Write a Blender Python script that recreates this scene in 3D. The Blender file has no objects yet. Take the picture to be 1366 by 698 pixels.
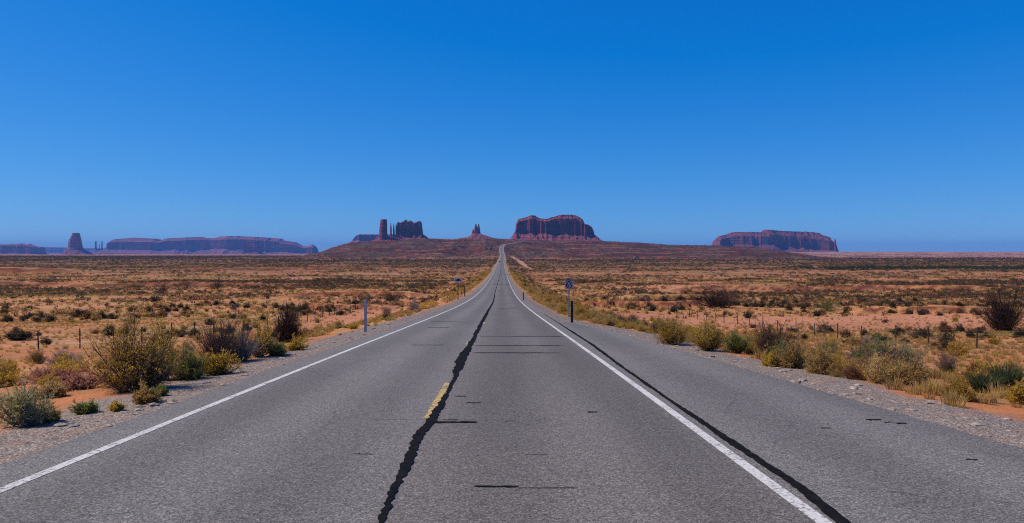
import bpy, math, random
import numpy as np
from mathutils import Vector, Euler
R = math.radians
sc = bpy.context.scene
COL = sc.collection

# ------------------------------------------------------------------ camera, sky, sun, exposure
F = 1000.0                                   # focal length in pixels of a 1366 wide frame
YAW, PITCH = R(0.802), R(-0.802)
cam = bpy.data.cameras.new("camera")
cam.sensor_width = 36.0
cam.lens = 36.0 * F / 1366.0
cam.clip_start, cam.clip_end = 0.05, 90000.0
camo = bpy.data.objects.new("camera", cam)
COL.objects.link(camo)
camo.rotation_euler = (math.pi / 2 + PITCH, 0, -YAW)
sc.camera = camo

SKY_CURVE = ((.42, 1.0, -.052), (.598, .79, 0.0), (.975, .46, 0.0))
SUN_AZ, SUN_EL = -83.0, 47.0                 # degrees clockwise from the view axis, above the horizon
world = bpy.data.worlds.new("World")
sc.world = world
world.use_nodes = True
wn, wl = world.node_tree.nodes, world.node_tree.links
sky = wn.new('ShaderNodeTexSky')
sky.sky_type = 'NISHITA'
sky.sun_disc = False
sky.sun_elevation = R(SUN_EL)
sky.sun_rotation = R(SUN_AZ)
sky.altitude = 1600
sky.air_density = 1.0
sky.dust_density = 0.15
sky.ozone_density = 3.0
# grade the sky to the deep desert blue: per channel, out = a * x ** g + b  (x = sky * 0.085)
def wmath(op, a, b):
    m = wn.new('ShaderNodeMath'); m.operation = op
    for k, v in enumerate((a, b)):
        if isinstance(v, (int, float)): m.inputs[k].default_value = v
        else: wl.new(v, m.inputs[k])
    return m.outputs[0]
sp = wn.new('ShaderNodeSeparateColor'); cb = wn.new('ShaderNodeCombineColor')
wl.new(sky.outputs[0], sp.inputs[0])
for k, (a_, g_, b_) in enumerate(SKY_CURVE):
    q = wmath('POWER', wmath('MULTIPLY', sp.outputs[k], 0.085), g_)
    q = wmath('MAXIMUM', wmath('ADD', wmath('MULTIPLY', q, a_), b_), 0.002)
    wl.new(wmath('MULTIPLY', q, 10.0), cb.inputs[k])
wl.new(cb.outputs[0], wn['Background'].inputs[0])
wn['Background'].inputs[1].default_value = 0.1

sun = bpy.data.lights.new("sun", 'SUN')
sun.energy = 4.9
sun.angle = R(0.53)
sun.color = (1.0, 0.875, 0.68)
suno = bpy.data.objects.new("sun", sun)
COL.objects.link(suno)
sd = Vector((math.sin(R(SUN_AZ)) * math.cos(R(SUN_EL)), math.cos(R(SUN_AZ)) * math.cos(R(SUN_EL)), math.sin(R(SUN_EL))))
suno.rotation_euler = sd.to_track_quat('Z', 'Y').to_euler()
suno.location = (-30, 10, 40)

sc.view_settings.view_transform = 'Standard'
sc.view_settings.look = 'None'
sc.view_settings.exposure = 0.0
sc.view_settings.gamma = 1.0
sc.render.engine = 'CYCLES'
cy = sc.cycles
cy.use_denoising = False
cy.filter_width = 1.1
cy.sample_clamp_indirect = 3
cy.max_bounces = 5
cy.diffuse_bounces = 2
cy.glossy_bounces = 2
cy.transmission_bounces = 2
cy.volume_bounces = 0
cy.transparent_max_bounces = 8

# ------------------------------------------------------------------ numeric helpers
def hash2(ix, iy, seed):
    ix = ix.astype(np.int64); iy = iy.astype(np.int64)
    h = (ix * 374761393 + iy * 668265263 + seed * 1274126177) & 0xffffffff
    h = ((h ^ (h >> 13)) * 1274126177) & 0xffffffff
    h = (h ^ (h >> 16)) & 0xffffff
    return h / float(0xffffff)

def noise(x, y, seed=0):
    x = np.asarray(x, float); y = np.asarray(y, float)
    ix, iy = np.floor(x), np.floor(y)
    fx, fy = x - ix, y - iy
    fx = fx * fx * (3 - 2 * fx); fy = fy * fy * (3 - 2 * fy)
    a = hash2(ix, iy, seed); b = hash2(ix + 1, iy, seed)
    c = hash2(ix, iy + 1, seed); d = hash2(ix + 1, iy + 1, seed)
    return (a * (1 - fx) + b * fx) * (1 - fy) + (c * (1 - fx) + d * fx) * fy      # 0..1

def fbm(x, y, seed=0, o=4):
    s = 0; a = 0.5; t = 0
    for k in range(o):
        s = s + a * noise(x * 2 ** k, y * 2 ** k, seed + k * 17); t += a; a *= 0.5
    return s / t * 2 - 1                                                        # -1..1

def ridged(x, y, seed=0, o=3):
    s = 0; a = 0.5; t = 0
    for k in range(o):
        s = s + a * (1 - np.abs(noise(x * 2 ** k, y * 2 ** k, seed + k * 13) * 2 - 1)); t += a; a *= 0.5
    return s / t

def sm(a, b, x):
    t = np.clip((x - a) / (b - a), 0, 1)
    return t * t * (3 - 2 * t)

# ------------------------------------------------------------------ object helpers
def tag(o, label=None, cat=None, group=None, kind=None):
    if label: o['label'] = label
    if cat: o['category'] = cat
    if group: o['group'] = group
    if kind: o['kind'] = kind
    return o

def mesh_np(name, verts, faces, mats, matidx=None, smooth=False):
    """verts (n,3); faces: list of int arrays (k,3) / (k,4)"""
    me = bpy.data.meshes.new(name)
    verts = np.asarray(verts, np.float32)
    faces = [np.asarray(f, np.int32) for f in faces if len(f)]
    nv = len(verts)
    loops = np.concatenate([f.ravel() for f in faces])
    tot = np.concatenate([np.full(len(f), f.shape[1], np.int32) for f in faces])
    start = np.concatenate([[0], np.cumsum(tot)[:-1]]).astype(np.int32)
    me.vertices.add(nv); me.vertices.foreach_set('co', verts.ravel())
    me.loops.add(len(loops)); me.loops.foreach_set('vertex_index', loops.astype(np.int32))
    me.polygons.add(len(tot)); me.polygons.foreach_set('loop_start', start); me.polygons.foreach_set('loop_total', tot)
    for m in mats: me.materials.append(m)
    if matidx is not None: me.polygons.foreach_set('material_index', np.asarray(matidx, np.int32))
    me.update(calc_edges=True)
    me.polygons.foreach_set('use_smooth', np.full(len(tot), bool(smooth)))
    return me

def link(name, me, parent=None, loc=(0, 0, 0), rot=(0, 0, 0)):
    o = bpy.data.objects.new(name, me)
    COL.objects.link(o)
    o.location = loc; o.rotation_euler = rot
    if parent: o.parent = parent
    return o

def empty(name, loc, rz=0):
    o = bpy.data.objects.new(name, None)
    o.empty_display_size = 0.3
    COL.objects.link(o); o.location = loc; o.rotation_euler = (0, 0, rz)
    return o

def copy_tree(o, parent=None):
    c = o.copy(); COL.objects.link(c); c.parent = parent
    for ch in list(o.children): copy_tree(ch, c)
    return c

class MB:
    """collects boxes and prisms into one mesh"""
    def __init__(s): s.v = []; s.f = []; s.m = []
    def add(s, v, f, m=0):
        b = len(s.v); s.v += [tuple(p) for p in v]
        for q in f: s.f.append([i + b for i in q]); s.m.append(m)
    def box(s, c, d, m=0, rz=0, taper=1.0):
        x, y, z = d[0] / 2, d[1] / 2, d[2] / 2
        pts = []
        for sz, t in ((-z, 1), (z, taper)):
            for sx, sy in ((-x, -y), (x, -y), (x, y), (-x, y)):
                px, py = sx * t, sy * t
                pts.append((c[0] + px * math.cos(rz) - py * math.sin(rz), c[1] + px * math.sin(rz) + py * math.cos(rz), c[2] + sz))
        s.add(pts, [(3, 2, 1, 0), (4, 5, 6, 7), (0, 1, 5, 4), (1, 2, 6, 5), (2, 3, 7, 6), (3, 0, 4, 7)], m)
    def tube(s, a, b, r, n=8, m=0, r2=None):
        a = Vector(a); b = Vector(b); d = (b - a).normalized()
        u = d.orthogonal().normalized(); w = d.cross(u); r2 = r if r2 is None else r2
        pts = [a + (u * math.cos(t) + w * math.sin(t)) * r for t in [2 * math.pi * k / n for k in range(n)]]
        pts += [b + (u * math.cos(t) + w * math.sin(t)) * r2 for t in [2 * math.pi * k / n for k in range(n)]]
        s.add(pts, [(k, (k + 1) % n, n + (k + 1) % n, n + k) for k in range(n)] + [tuple(range(n))[::-1], tuple(range(n, 2 * n))], m)
    def prism(s, outline, y0, y1, m=0):
        """outline in x,z pushed from y0 to y1"""
        n = len(outline)
        s.add([(x, y0, z) for x, z in outline] + [(x, y1, z) for x, z in outline],
              [tuple(range(n)), tuple(range(n, 2 * n))[::-1]] + [(k, n + k, n + (k + 1) % n, (k + 1) % n) for k in range(n)], m)
    def mesh(s, name, mats, bevel=0):
        me = bpy.data.meshes.new(name)
        me.from_pydata(s.v, [], s.f); me.update()
        for m in (mats if isinstance(mats, (list, tuple)) else [mats]): me.materials.append(m)
        me.polygons.foreach_set('material_index', np.array(s.m, np.int32))
        import bmesh
        bm = bmesh.new(); bm.from_mesh(me)
        bmesh.ops.recalc_face_normals(bm, faces=bm.faces)
        if bevel: bmesh.ops.bevel(bm, geom=bm.edges[:], offset=bevel, segments=1, affect='EDGES')
        bm.to_mesh(me); bm.free()
        return me

# ------------------------------------------------------------------ materials
class NT:
    def __init__(s, name):
        s.mat = bpy.data.materials.new(name); s.mat.use_nodes = True
        s.n = s.mat.node_tree.nodes; s.l = s.mat.node_tree.links
        s.b = s.n['Principled BSDF']
        s.b.inputs['Specular IOR Level'].default_value = 0.2
        s.b.inputs['Roughness'].default_value = 0.9
        s.pos = s.n.new('ShaderNodeNewGeometry').outputs['Position']
    def link(s, a, b): s.l.new(a, b)
    def val(s, v, inp):
        if isinstance(v, (int, float)): inp.default_value = v
        elif isinstance(v, tuple): inp.default_value = (*v, 1) if len(v) == 3 else v
        else: s.l.new(v, inp)
    def mapp(s, scale, src=None):
        m = s.n.new('ShaderNodeMapping'); m.inputs['Scale'].default_value = scale
        s.l.new(src or s.pos, m.inputs['Vector']); return m.outputs[0]
    def noise(s, scale, detail=3, rough=.55, src=None, col=False):
        t = s.n.new('ShaderNodeTexNoise'); t.inputs['Scale'].default_value = scale
        t.inputs['Detail'].default_value = detail; t.inputs['Roughness'].default_value = rough
        s.l.new(src or s.pos, t.inputs['Vector']); return t.outputs[1 if col else 0]
    def voro(s, scale, src=None, out='Color', rnd=1):
        t = s.n.new('ShaderNodeTexVoronoi'); t.inputs['Scale'].default_value = scale
        t.inputs['Randomness'].default_value = rnd
        s.l.new(src or s.pos, t.inputs['Vector']); return t.outputs[out]
    def ramp(s, fac, stops, interp='LINEAR'):
        r = s.n.new('ShaderNodeValToRGB'); e = r.color_ramp.elements; r.color_ramp.interpolation = interp
        while len(e) < len(stops): e.new(0.5)
        for k, (p, c) in enumerate(stops):
            e[k].position = p; e[k].color = (*c, 1) if isinstance(c, tuple) else (c, c, c, 1)
        s.val(fac, r.inputs[0]); return r.outputs[0]
    def mix(s, fac, a, b, mode='MIX'):
        m = s.n.new('ShaderNodeMix'); m.data_type = 'RGBA'; m.blend_type = mode; m.clamp_factor = True
        s.val(fac, m.inputs[0]); s.val(a, m.inputs[6]); s.val(b, m.inputs[7]); return m.outputs[2]
    def math(s, op, a, b=0.0, clamp=False):
        m = s.n.new('ShaderNodeMath'); m.operation = op; m.use_clamp = clamp
        s.val(a, m.inputs[0]); s.val(b, m.inputs[1]); return m.outputs[0]
    def attr(s, name):
        a = s.n.new('ShaderNodeAttribute'); a.attribute_name = name; return a.outputs['Fac']
    def sep(s, v):
        m = s.n.new('ShaderNodeSeparateXYZ'); s.l.new(v, m.inputs[0]); return m.outputs
    def bump(s, h, strength=.5, dist=.02):
        b = s.n.new('ShaderNodeBump'); b.inputs['Strength'].default_value = strength
        b.inputs['Distance'].default_value = dist
        s.val(h, b.inputs['Height']); s.l.new(b.outputs[0], s.b.inputs['Normal'])
    def col(s, c, rough=None):
        s.val(c, s.b.inputs['Base Color'])
        if rough is not None: s.val(rough, s.b.inputs['Roughness'])
        return s.mat

def m_flat(name, c, rough=.6, metal=0, var=.12, scale=8):
    t = NT(name)
    n = t.noise(scale, 4)
    t.col(t.mix(t.ramp(n, [(.3, 0.0), (.7, 1.0)]), tuple(x * (1 - var) for x in c), tuple(min(1, x * (1 + var)) for x in c)), rough)
    t.b.inputs['Metallic'].default_value = metal
    return t.mat

def m_asphalt():
    t = NT('asphalt')
    sx = t.sep(t.pos)
    v1 = t.sep(t.voro(88, out='Color'))[0]
    v2 = t.sep(t.voro(40, out='Color'))[1]
    sp = t.ramp(v1, [(0, (.034, .032, .032)), (.30, (.095, .088, .084)), (.68, (.175, .163, .154)), (.92, (.36, .33, .30)), (1, (.50, .46, .41))])
    sp2 = t.ramp(v2, [(0, (.085, .079, .076)), (.6, (.145, .136, .130)), (1, (.22, .205, .192))])
    c = t.mix(.42, sp, sp2)
    # lane wear: running lane coarse and brown, shoulder bluer and smoother
    lane = t.math('MULTIPLY', t.ramp(t.math('MULTIPLY', t.math('ADD', sx[0], 1.05), 1.0), [(0, 0.0), (.06, 1.0)]),
                  t.ramp(t.math('MULTIPLY', t.math('SUBTRACT', 2.55, sx[0]), 1.0), [(0, 0.0), (.06, 1.0)]))
    c = t.mix(t.math('MULTIPLY', lane, .55), c, t.mix(1.0, c, (.82, .77, .74), 'MULTIPLY'))
    w = t.n.new('ShaderNodeTexWave'); w.wave_type = 'BANDS'; w.bands_direction = 'X'
    w.inputs['Scale'].default_value = .165; w.inputs['Distortion'].default_value = .6; w.inputs['Detail'].default_value = 2
    w.inputs['Detail Scale'].default_value = .3
    t.l.new(t.mapp((1, .15, 1)), w.inputs['Vector'])
    c = t.mix(.6, c, t.mix(1.0, c, t.ramp(w.outputs[1], [(.1, .80), (.9, 1.14)]), 'MULTIPLY'))
    big = t.noise(.5, 5, .6, t.mapp((1, .22, 1)))
    c = t.mix(.6, c, t.mix(1.0, c, t.ramp(big, [(.3, .82), (.7, 1.15)]), 'MULTIPLY'))
    ed = t.n.new('ShaderNodeTexVoronoi'); ed.feature = 'DISTANCE_TO_EDGE'; ed.inputs['Scale'].default_value = .42
    wv = t.n.new('ShaderNodeVectorMath'); wv.operation = 'ADD'; t.l.new(t.pos, wv.inputs[0])
    w2 = t.n.new('ShaderNodeVectorMath'); w2.operation = 'SCALE'; w2.inputs[3].default_value = .55
    t.l.new(t.noise(1.6, 5, .7, col=True), w2.inputs[0]); t.l.new(w2.outputs[0], wv.inputs[1]); t.l.new(wv.outputs[0], ed.inputs['Vector'])
    hair = t.math('MULTIPLY', t.ramp(ed.outputs[0], [(.0, 1.0), (.006, 0.0)]), t.ramp(t.noise(.35, 3), [(.50, 0.0), (.60, .75)]))
    c = t.mix(hair, c, (.035, .033, .033))
    st = t.noise(3.2, 5, .7)
    c = t.mix(t.ramp(st, [(.62, 0.0), (.78, .35)]), c, (.15, .105, .085))
    t.bump(v1, .35, .006)
    return t.col(c, .88)

def m_paint(name, c, worn):
    t = NT(name)
    n = t.noise(24, 6, .75); n2 = t.noise(2.2, 4, .6)
    wear = t.ramp(t.math('ADD', t.math('MULTIPLY', n, .75), t.math('MULTIPLY', n2, .25)), [(worn - .05, 1.0), (worn + .04, 0.0)])
    t.bump(t.voro(62, out='Distance'), .3, .004)
    return t.col(t.mix(wear, c, (.13, .125, .122)), .7)

def m_tar():
    t = NT('tar_seal')
    t.b.inputs['Specular IOR Level'].default_value = .03
    n = t.noise(9, 4)
    t.bump(t.noise(40, 3), .3, .003)
    return t.col(t.ramp(n, [(.3, (.006, .006, .007)), (.7, (.016, .015, .017))]), .95)

def m_ground():
    t = NT('desert_ground')
    big = t.noise(.011, 5, .6); med = t.noise(.09, 5, .62); fine = t.noise(1.3, 6, .7); grit = t.noise(22, 3, .7)
    flatn = t.noise(.03, 5, .6, t.mapp((.35, 1, 1)))
    sand = t.ramp(med, [(.30, (.370, .115, .038)), (.48, (.490, .180, .066)), (.62, (.560, .245, .100)), (.75, (.610, .320, .155))])
    pink = t.ramp(fine, [(.3, (.42, .150, .072)), (.7, (.60, .290, .165))])
    c = t.mix(t.math('MAXIMUM', t.ramp(flatn, [(.52, 0.0), (.62, .85)]), t.math('MULTIPLY', t.attr('wash'), .75)), sand, pink)
    red = t.ramp(fine, [(.3, (.19, .050, .022)), (.7, (.33, .105, .048))])
    c = t.mix(t.ramp(big, [(.50, 0.0), (.66, .7)]), c, red)
    # dry straw litter
    straw = t.ramp(grit, [(.3, (.17, .115, .040)), (.7, (.36, .265, .105))])
    c = t.mix(t.math('MULTIPLY', t.ramp(t.noise(.55, 6, .72), [(.48, 0.0), (.62, .75)]), t.attr('litter')), c, straw)
    c = t.mix(t.ramp(fine, [(.35, .35), (.55, 0.0)]), c, (.20, .085, .042))
    c = t.mix(.35, c, t.mix(1.0, c, t.ramp(grit, [(.3, .65), (.7, 1.3)]), 'MULTIPLY'))
    gold = t.ramp(fine, [(.3, (.20, .115, .030)), (.7, (.40, .26, .085))])
    c = t.mix(t.math('MULTIPLY', t.ramp(t.noise(.045, 5, .65, t.mapp((.5, 1, 1))), [(.50, 0.0), (.60, .8)]), t.math('SUBTRACT', 1.0, t.attr('wash'))), c, gold)
    # distant low scrub carpet between the clumps
    scr = t.ramp(t.noise(.14, 4, .7, t.mapp((.6, 1, 1))), [(.32, (.018, .015, .010)), (.6, (.042, .033, .020)), (.8, (.10, .066, .034))])
    c = t.mix(t.math('MULTIPLY', t.attr('scrub'), t.ramp(t.noise(.2, 4, .75, t.mapp((.5, 1, 1))), [(.36, 1.0), (.62, .35)])), c, scr)
    pk = t.ramp(t.noise(.012, 5, .75, t.mapp((1, .5, 1))), [(.36, (.13, .055, .045)), (.48, (.25, .125, .10)), (.56, (.38, .21, .165)), (.66, (.16, .07, .05))])
    c = t.mix(t.attr('rise'), c, pk)
    # the red ridge: bedded rock
    z = t.sep(t.pos)[2]
    wob = t.math('ADD', z, t.math('MULTIPLY', t.noise(.006, 4), 9.0))
    cmb = t.n.new('ShaderNodeCombineXYZ'); t.l.new(t.math('MULTIPLY', wob, .24), cmb.inputs[2]); 
    sx = t.sep(t.pos); t.l.new(t.math('MULTIPLY', sx[0], .004), cmb.inputs[0])
    band = t.noise(1.0, 5, .75, cmb.outputs[0])
    rock = t.ramp(band, [(.30, (.035, .007, .004)), (.42, (.10, .017, .008)), (.50, (.22, .042, .018)), (.58, (.11, .020, .011)), (.66, (.30, .085, .045)), (.78, (.08, .016, .009))])
    spec = t.noise(.05, 5, .8, t.mapp((1, .5, 1)))
    rock = t.mix(1.0, rock, (.72, .72, .80), 'MULTIPLY')
    rock = t.mix(t.ramp(spec, [(.46, .85), (.56, 0.0)]), rock, (.030, .020, .013))
    ledge = t.noise(1.0, 2, .5, cmb.outputs[0])
    rock = t.mix(t.ramp(ledge, [(.56, 0.0), (.60, .7), (.63, 0.0)]), rock, (.34, .16, .105))
    veg = t.ramp(t.noise(.09, 5, .8, t.mapp((1, .5, 1))), [(.42, (.045, .030, .018)), (.6, (.13, .075, .045))])
    rock = t.mix(t.ramp(t.noise(.0045, 4, .6), [(.46, 0.0), (.58, .75)]), rock, veg)
    c = t.mix(t.attr('ridge'), c, rock)
    bank = t.ramp(fine, [(.3, (.060, .014, .007)), (.7, (.19, .050, .024))])
    c = t.mix(t.attr('bank'), c, bank)
    # roadside gravel
    g = t.sep(t.voro(60, out='Color'))[0]
    grav = t.ramp(g, [(0, (.055, .040, .032)), (.35, (.17, .135, .112)), (.75, (.33, .265, .22)), (1, (.56, .48, .41))])
    c = t.mix(t.math('ADD', t.attr('gravel'), t.math('MULTIPLY', t.math('SUBTRACT', t.noise(2.5, 4, .7), .5), t.math('MULTIPLY', t.attr('gravel'), 1.6)), True), c, grav)
    t.bump(t.math('ADD', t.math('MULTIPLY', fine, 4.0), t.math('ADD', grit, t.math('MULTIPLY', g, t.attr('gravel')))), .55, .05)
    return t.col(c, .95)

def m_leaf(name, cols, scale=1.4, trans=.52):
    """foliage: colour varies between plants (noise over the ground) and between leaves"""
    t = NT(name)
    oi = t.n.new('ShaderNodeObjectInfo')
    n = t.noise(scale, 4, .75); f = t.noise(35, 2)
    fac = t.math('ADD', t.math('MULTIPLY', n, .75), t.math('ADD', t.math('MULTIPLY', f, .35), t.math('MULTIPLY', oi.outputs['Random'], .12)))
    k = len(cols) - 1
    c = t.ramp(fac, [(.38 + .42 * i / k, cc) for i, cc in enumerate(cols)])
    t.col(c, .85)
    tr = t.n.new('ShaderNodeBsdfTranslucent'); t.l.new(c, tr.inputs[0])
    ms = t.n.new('ShaderNodeMixShader'); ms.inputs[0].default_value = trans
    t.l.new(t.b.outputs[0], ms.inputs[1]); t.l.new(tr.outputs[0], ms.inputs[2])
    t.l.new(ms.outputs[0], t.n['Material Output'].inputs[0])
    return t.mat

def m_rock(name, tint=(1, 1, 1), zscale=.05):
    t = NT(name)
    sx = t.sep(t.pos)
    cmb = t.n.new('ShaderNodeCombineXYZ')
    t.l.new(t.math('MULTIPLY', t.math('ADD', sx[2], t.math('MULTIPLY', t.noise(.004, 3), 20.0)), zscale), cmb.inputs[2])
    t.l.new(t.math('MULTIPLY', sx[0], .001), cmb.inputs[0])
    band = t.noise(1.0, 5, .7, cmb.outputs[0])
    c = t.ramp(band, [(.3, (.07, .020, .017)), (.42, (.28, .088, .064)), (.50, (.20, .060, .046)), (.58, (.42, .175, .13)), (.66, (.24, .078, .060)), (.75, (.16, .050, .040))])
    streak = t.noise(.03, 5, .75, t.mapp((1, 1, .08)))
    c = t.mix(t.ramp(streak, [(.40, .45), (.56, 0.0)]), c, (.075, .030, .030))
    tal = t.attr('talus')
    dirt = t.ramp(t.noise(.02, 6, .75), [(.3, (.13, .042, .036)), (.5, (.22, .088, .072)), (.7, (.32, .15, .125))])
    c = t.mix(t.math('MULTIPLY', tal, .8), c, dirt)
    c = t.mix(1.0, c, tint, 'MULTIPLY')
    t.bump(t.math('ADD', streak, t.math('MULTIPLY', band, .6)), .9, 18)
    return t.col(c, .95)

M = {}
M['asphalt'] = m_asphalt()
M['white'] = m_paint('white_road_paint', (.60, .585, .555), .455)
M['yellow'] = m_paint('yellow_road_paint', (.60, .41, .11), .50)
M['tar'] = m_tar()
M['ground'] = m_ground()
M['galv'] = m_flat('galvanised_steel', (.36, .37, .39), .45, .6)
M['galvpaint'] = m_flat('pale_post', (.44, .39, .36), .6)
M['rust'] = m_flat('weathered_post', (.045, .032, .026), .85, 0, .3)
M['dark'] = m_flat('dark_post', (.028, .030, .028), .7)
M['signwhite'] = m_flat('sign_white', (.60, .52, .47), .5, 0, .05)
M['black'] = m_flat('sign_black', (.012, .012, .014), .6)
M['car_dark'] = m_flat('car_paint_dark', (.018, .020, .024), .3)
M['car_grey'] = m_flat('car_paint_grey', (.12, .125, .135), .3)
M['glass'] = m_flat('car_glass', (.02, .025, .03), .08)
M['rubber'] = m_flat('rubber', (.015, .015, .015), .9)
M['lamp'] = m_flat('lamp_glass', (.6, .6, .58), .15)
M['red'] = m_flat('red_plastic', (.3, .02, .015), .3)
M['shedwall'] = m_flat('shed_wall', (.36, .34, .35), .8)
M['shedroof'] = m_flat('shed_roof', (.40, .40, .42), .5)
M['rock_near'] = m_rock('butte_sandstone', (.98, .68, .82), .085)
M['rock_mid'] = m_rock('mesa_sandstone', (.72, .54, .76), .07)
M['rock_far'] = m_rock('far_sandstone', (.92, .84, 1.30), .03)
M['stone'] = m_flat('roadside_stone', (.30, .245, .205), .95, 0, .65, 14)
M['redstone'] = m_flat('red_stone', (.24, .085, .045), .95, 0, .35, 3)
M['sage'] = m_leaf('sagebrush_leaf', [(.040, .030, .015), (.078, .062, .030), (.14, .115, .055)])
M['sagegreen'] = m_leaf('green_shrub_leaf', [(.11, .125, .026), (.22, .235, .055), (.40, .40, .12)])
M['pale'] = m_leaf('pale_sage_leaf', [(.24, .21, .075), (.40, .36, .14), (.58, .53, .24)])
M['olive'] = m_leaf('rabbitbrush_leaf', [(.28, .165, .018), (.50, .315, .040), (.70, .48, .09)])
M['straw'] = m_leaf('dry_grass', [(.32, .185, .045), (.52, .335, .10), (.68, .48, .19)])
M['tan'] = m_leaf('tan_brush', [(.22, .125, .040), (.40, .245, .078), (.56, .38, .15)])
M['brown'] = m_leaf('brown_brush', [(.13, .050, .022), (.24, .105, .050), (.34, .175, .09)])
M['purple'] = m_leaf('red_weed', [(.24, .085, .062), (.42, .18, .13), (.55, .29, .20)])
M['dgreen'] = m_leaf('yucca_leaf', [(.030, .044, .018), (.060, .082, .034), (.12, .14, .062)])
M['twig'] = m_flat('twig_bark', (.15, .095, .062), .95, 0, .4, 20)
M['greytwig'] = m_flat('grey_twig', (.27, .215, .185), .95, 0, .4, 20)
M['darktwig'] = m_flat('dark_twig', (.060, .034, .024), .95, 0, .4, 20)

# ------------------------------------------------------------------ the road's profile and the terrain
RY = np.array([-80, 0, 20, 31, 55, 83, 121, 167, 264, 400, 620, 886, 1150, 1500, 1800, 2060, 2400, 2800, 3050.])
RZ = np.array([2.0, -1.82, -2.81, -3.38, -4.62, -5.95, -7.45, -8.75, -10.6, -12.2, -13.9, -14.6, -14.3, -11.2, 1.0, 14.9, 25.5, 37.6, 40.0])
XY = np.array([-80, 700, 1000, 1500, 2060, 2150, 2400, 2800, 3050.])
XX = np.array([-1, -1, -.2, 2.2, 3.2, 7, 39, 92, 125.])
def _smooth_table(xs, ys, q):
    # Catmull-Rom through the table, evaluated on a dense grid
    m = np.gradient(ys, xs)
    i = np.clip(np.searchsorted(xs, q) - 1, 0, len(xs) - 2)
    h = xs[i + 1] - xs[i]; t = np.clip((q - xs[i]) / h, 0, 1)
    return ((2*t**3 - 3*t**2 + 1) * ys[i] + (t**3 - 2*t**2 + t) * h * m[i] + (-2*t**3 + 3*t**2) * ys[i+1] + (t**3 - t**2) * h * m[i+1])
ST = np.concatenate([np.arange(-60, 60, .5), np.arange(60, 400, 2.), np.arange(400, 3050, 10.)])   # stations of every strip on the road
ST_Z = _smooth_table(RY, RZ, ST)
ST_X = _smooth_table(XY, XX, ST); ST_X[ST < 700] = -1
def road_z(y): return np.interp(y, ST, ST_Z)
def road_x(y): return np.interp(y, ST, ST_X)
def pave_l(y): return -4.15 * np.ones_like(y)                                   # pavement edges measured from the centre line
def pave_r(y): return np.interp(y, [-60, 8, 24, 32, 39, 44, 400, 3000], [7.0, 6.9, 6.1, 5.75, 4.9, 4.15, 4.1, 3.9])

SIDE_Y = np.array([-100, 0, 15, 22, 47, 84, 110, 180, 260, 400, 800, 1500, 2700.])
SIDE_Z = np.array([1.0, -2.75, -3.3, -4.1, -6.3, -9.0, -10.2, -13.0, -14.8, -16.3, -17.2, -17.2, -17.4])
SKP = np.array([-900, 370, 424, 447, 453, 471, 501, 540, 576, 605, 662, 700, 805, 851, 892, 959, 1004, 1025, 1053, 1100, 2500.])
SKY_ = np.array([341, 341, 338.5, 332, 327.8, 324.2, 322.8, 321, 319.2, 319.6, 318.8, 321.2, 322.6, 324.3, 327.3, 328.2, 330.3, 334, 338, 340, 340.])

BANKS = [(-640, -270, 545, 4.2), (-300, -60, 640, 2.4), (30, 66, 196, 1.4), (62, 104, 136, 1.1), (14, 50, 158, 1.2), (-70, -20, 235, 1.3), (50, 210, 290, 1.6), (-260, -90, 330, 1.6), (-44, -20, 150, .9), (-24, -12, 62, .7)]
def banks(x, y):
    """low washed-out banks: (height, mask of the bare cut)"""
    h = np.zeros_like(x); mk = np.zeros_like(x)
    for k, (x0, x1, yb, hh) in enumerate(BANKS):
        w = sm(x0, x0 + .2 * (x1 - x0), x) * (1 - sm(x1 - .2 * (x1 - x0), x1, x))
        sc_ = yb / 500.0
        line = yb + fbm(x / (26 * sc_), x * 0, 40 + k, 4) * 26 * sc_
        d = (y - line) / sc_
        up = sm(0, 1.8, d) * (1 - sm(10, 90, d))
        h += hh * w * up
        mk = np.maximum(mk, w * sm(-2.5, -.5, d) * (1 - sm(3.0, 4.5, d)))
    return h, mk

def wash(x, y):
    """bare pale flats left by running water"""
    n = fbm(x / 9, y / 14, 55, 3) * 9
    a = sm(78, 92, y + n) * (1 - sm(124, 136, y + n)) * sm(13, 20, x) * (1 - sm(92, 110, x))
    b = sm(72, 84, y + n) * (1 - sm(150, 170, y + n)) * sm(6, 8, -x) * (1 - sm(24, 34, -x))
    return np.maximum(a, b)

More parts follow.
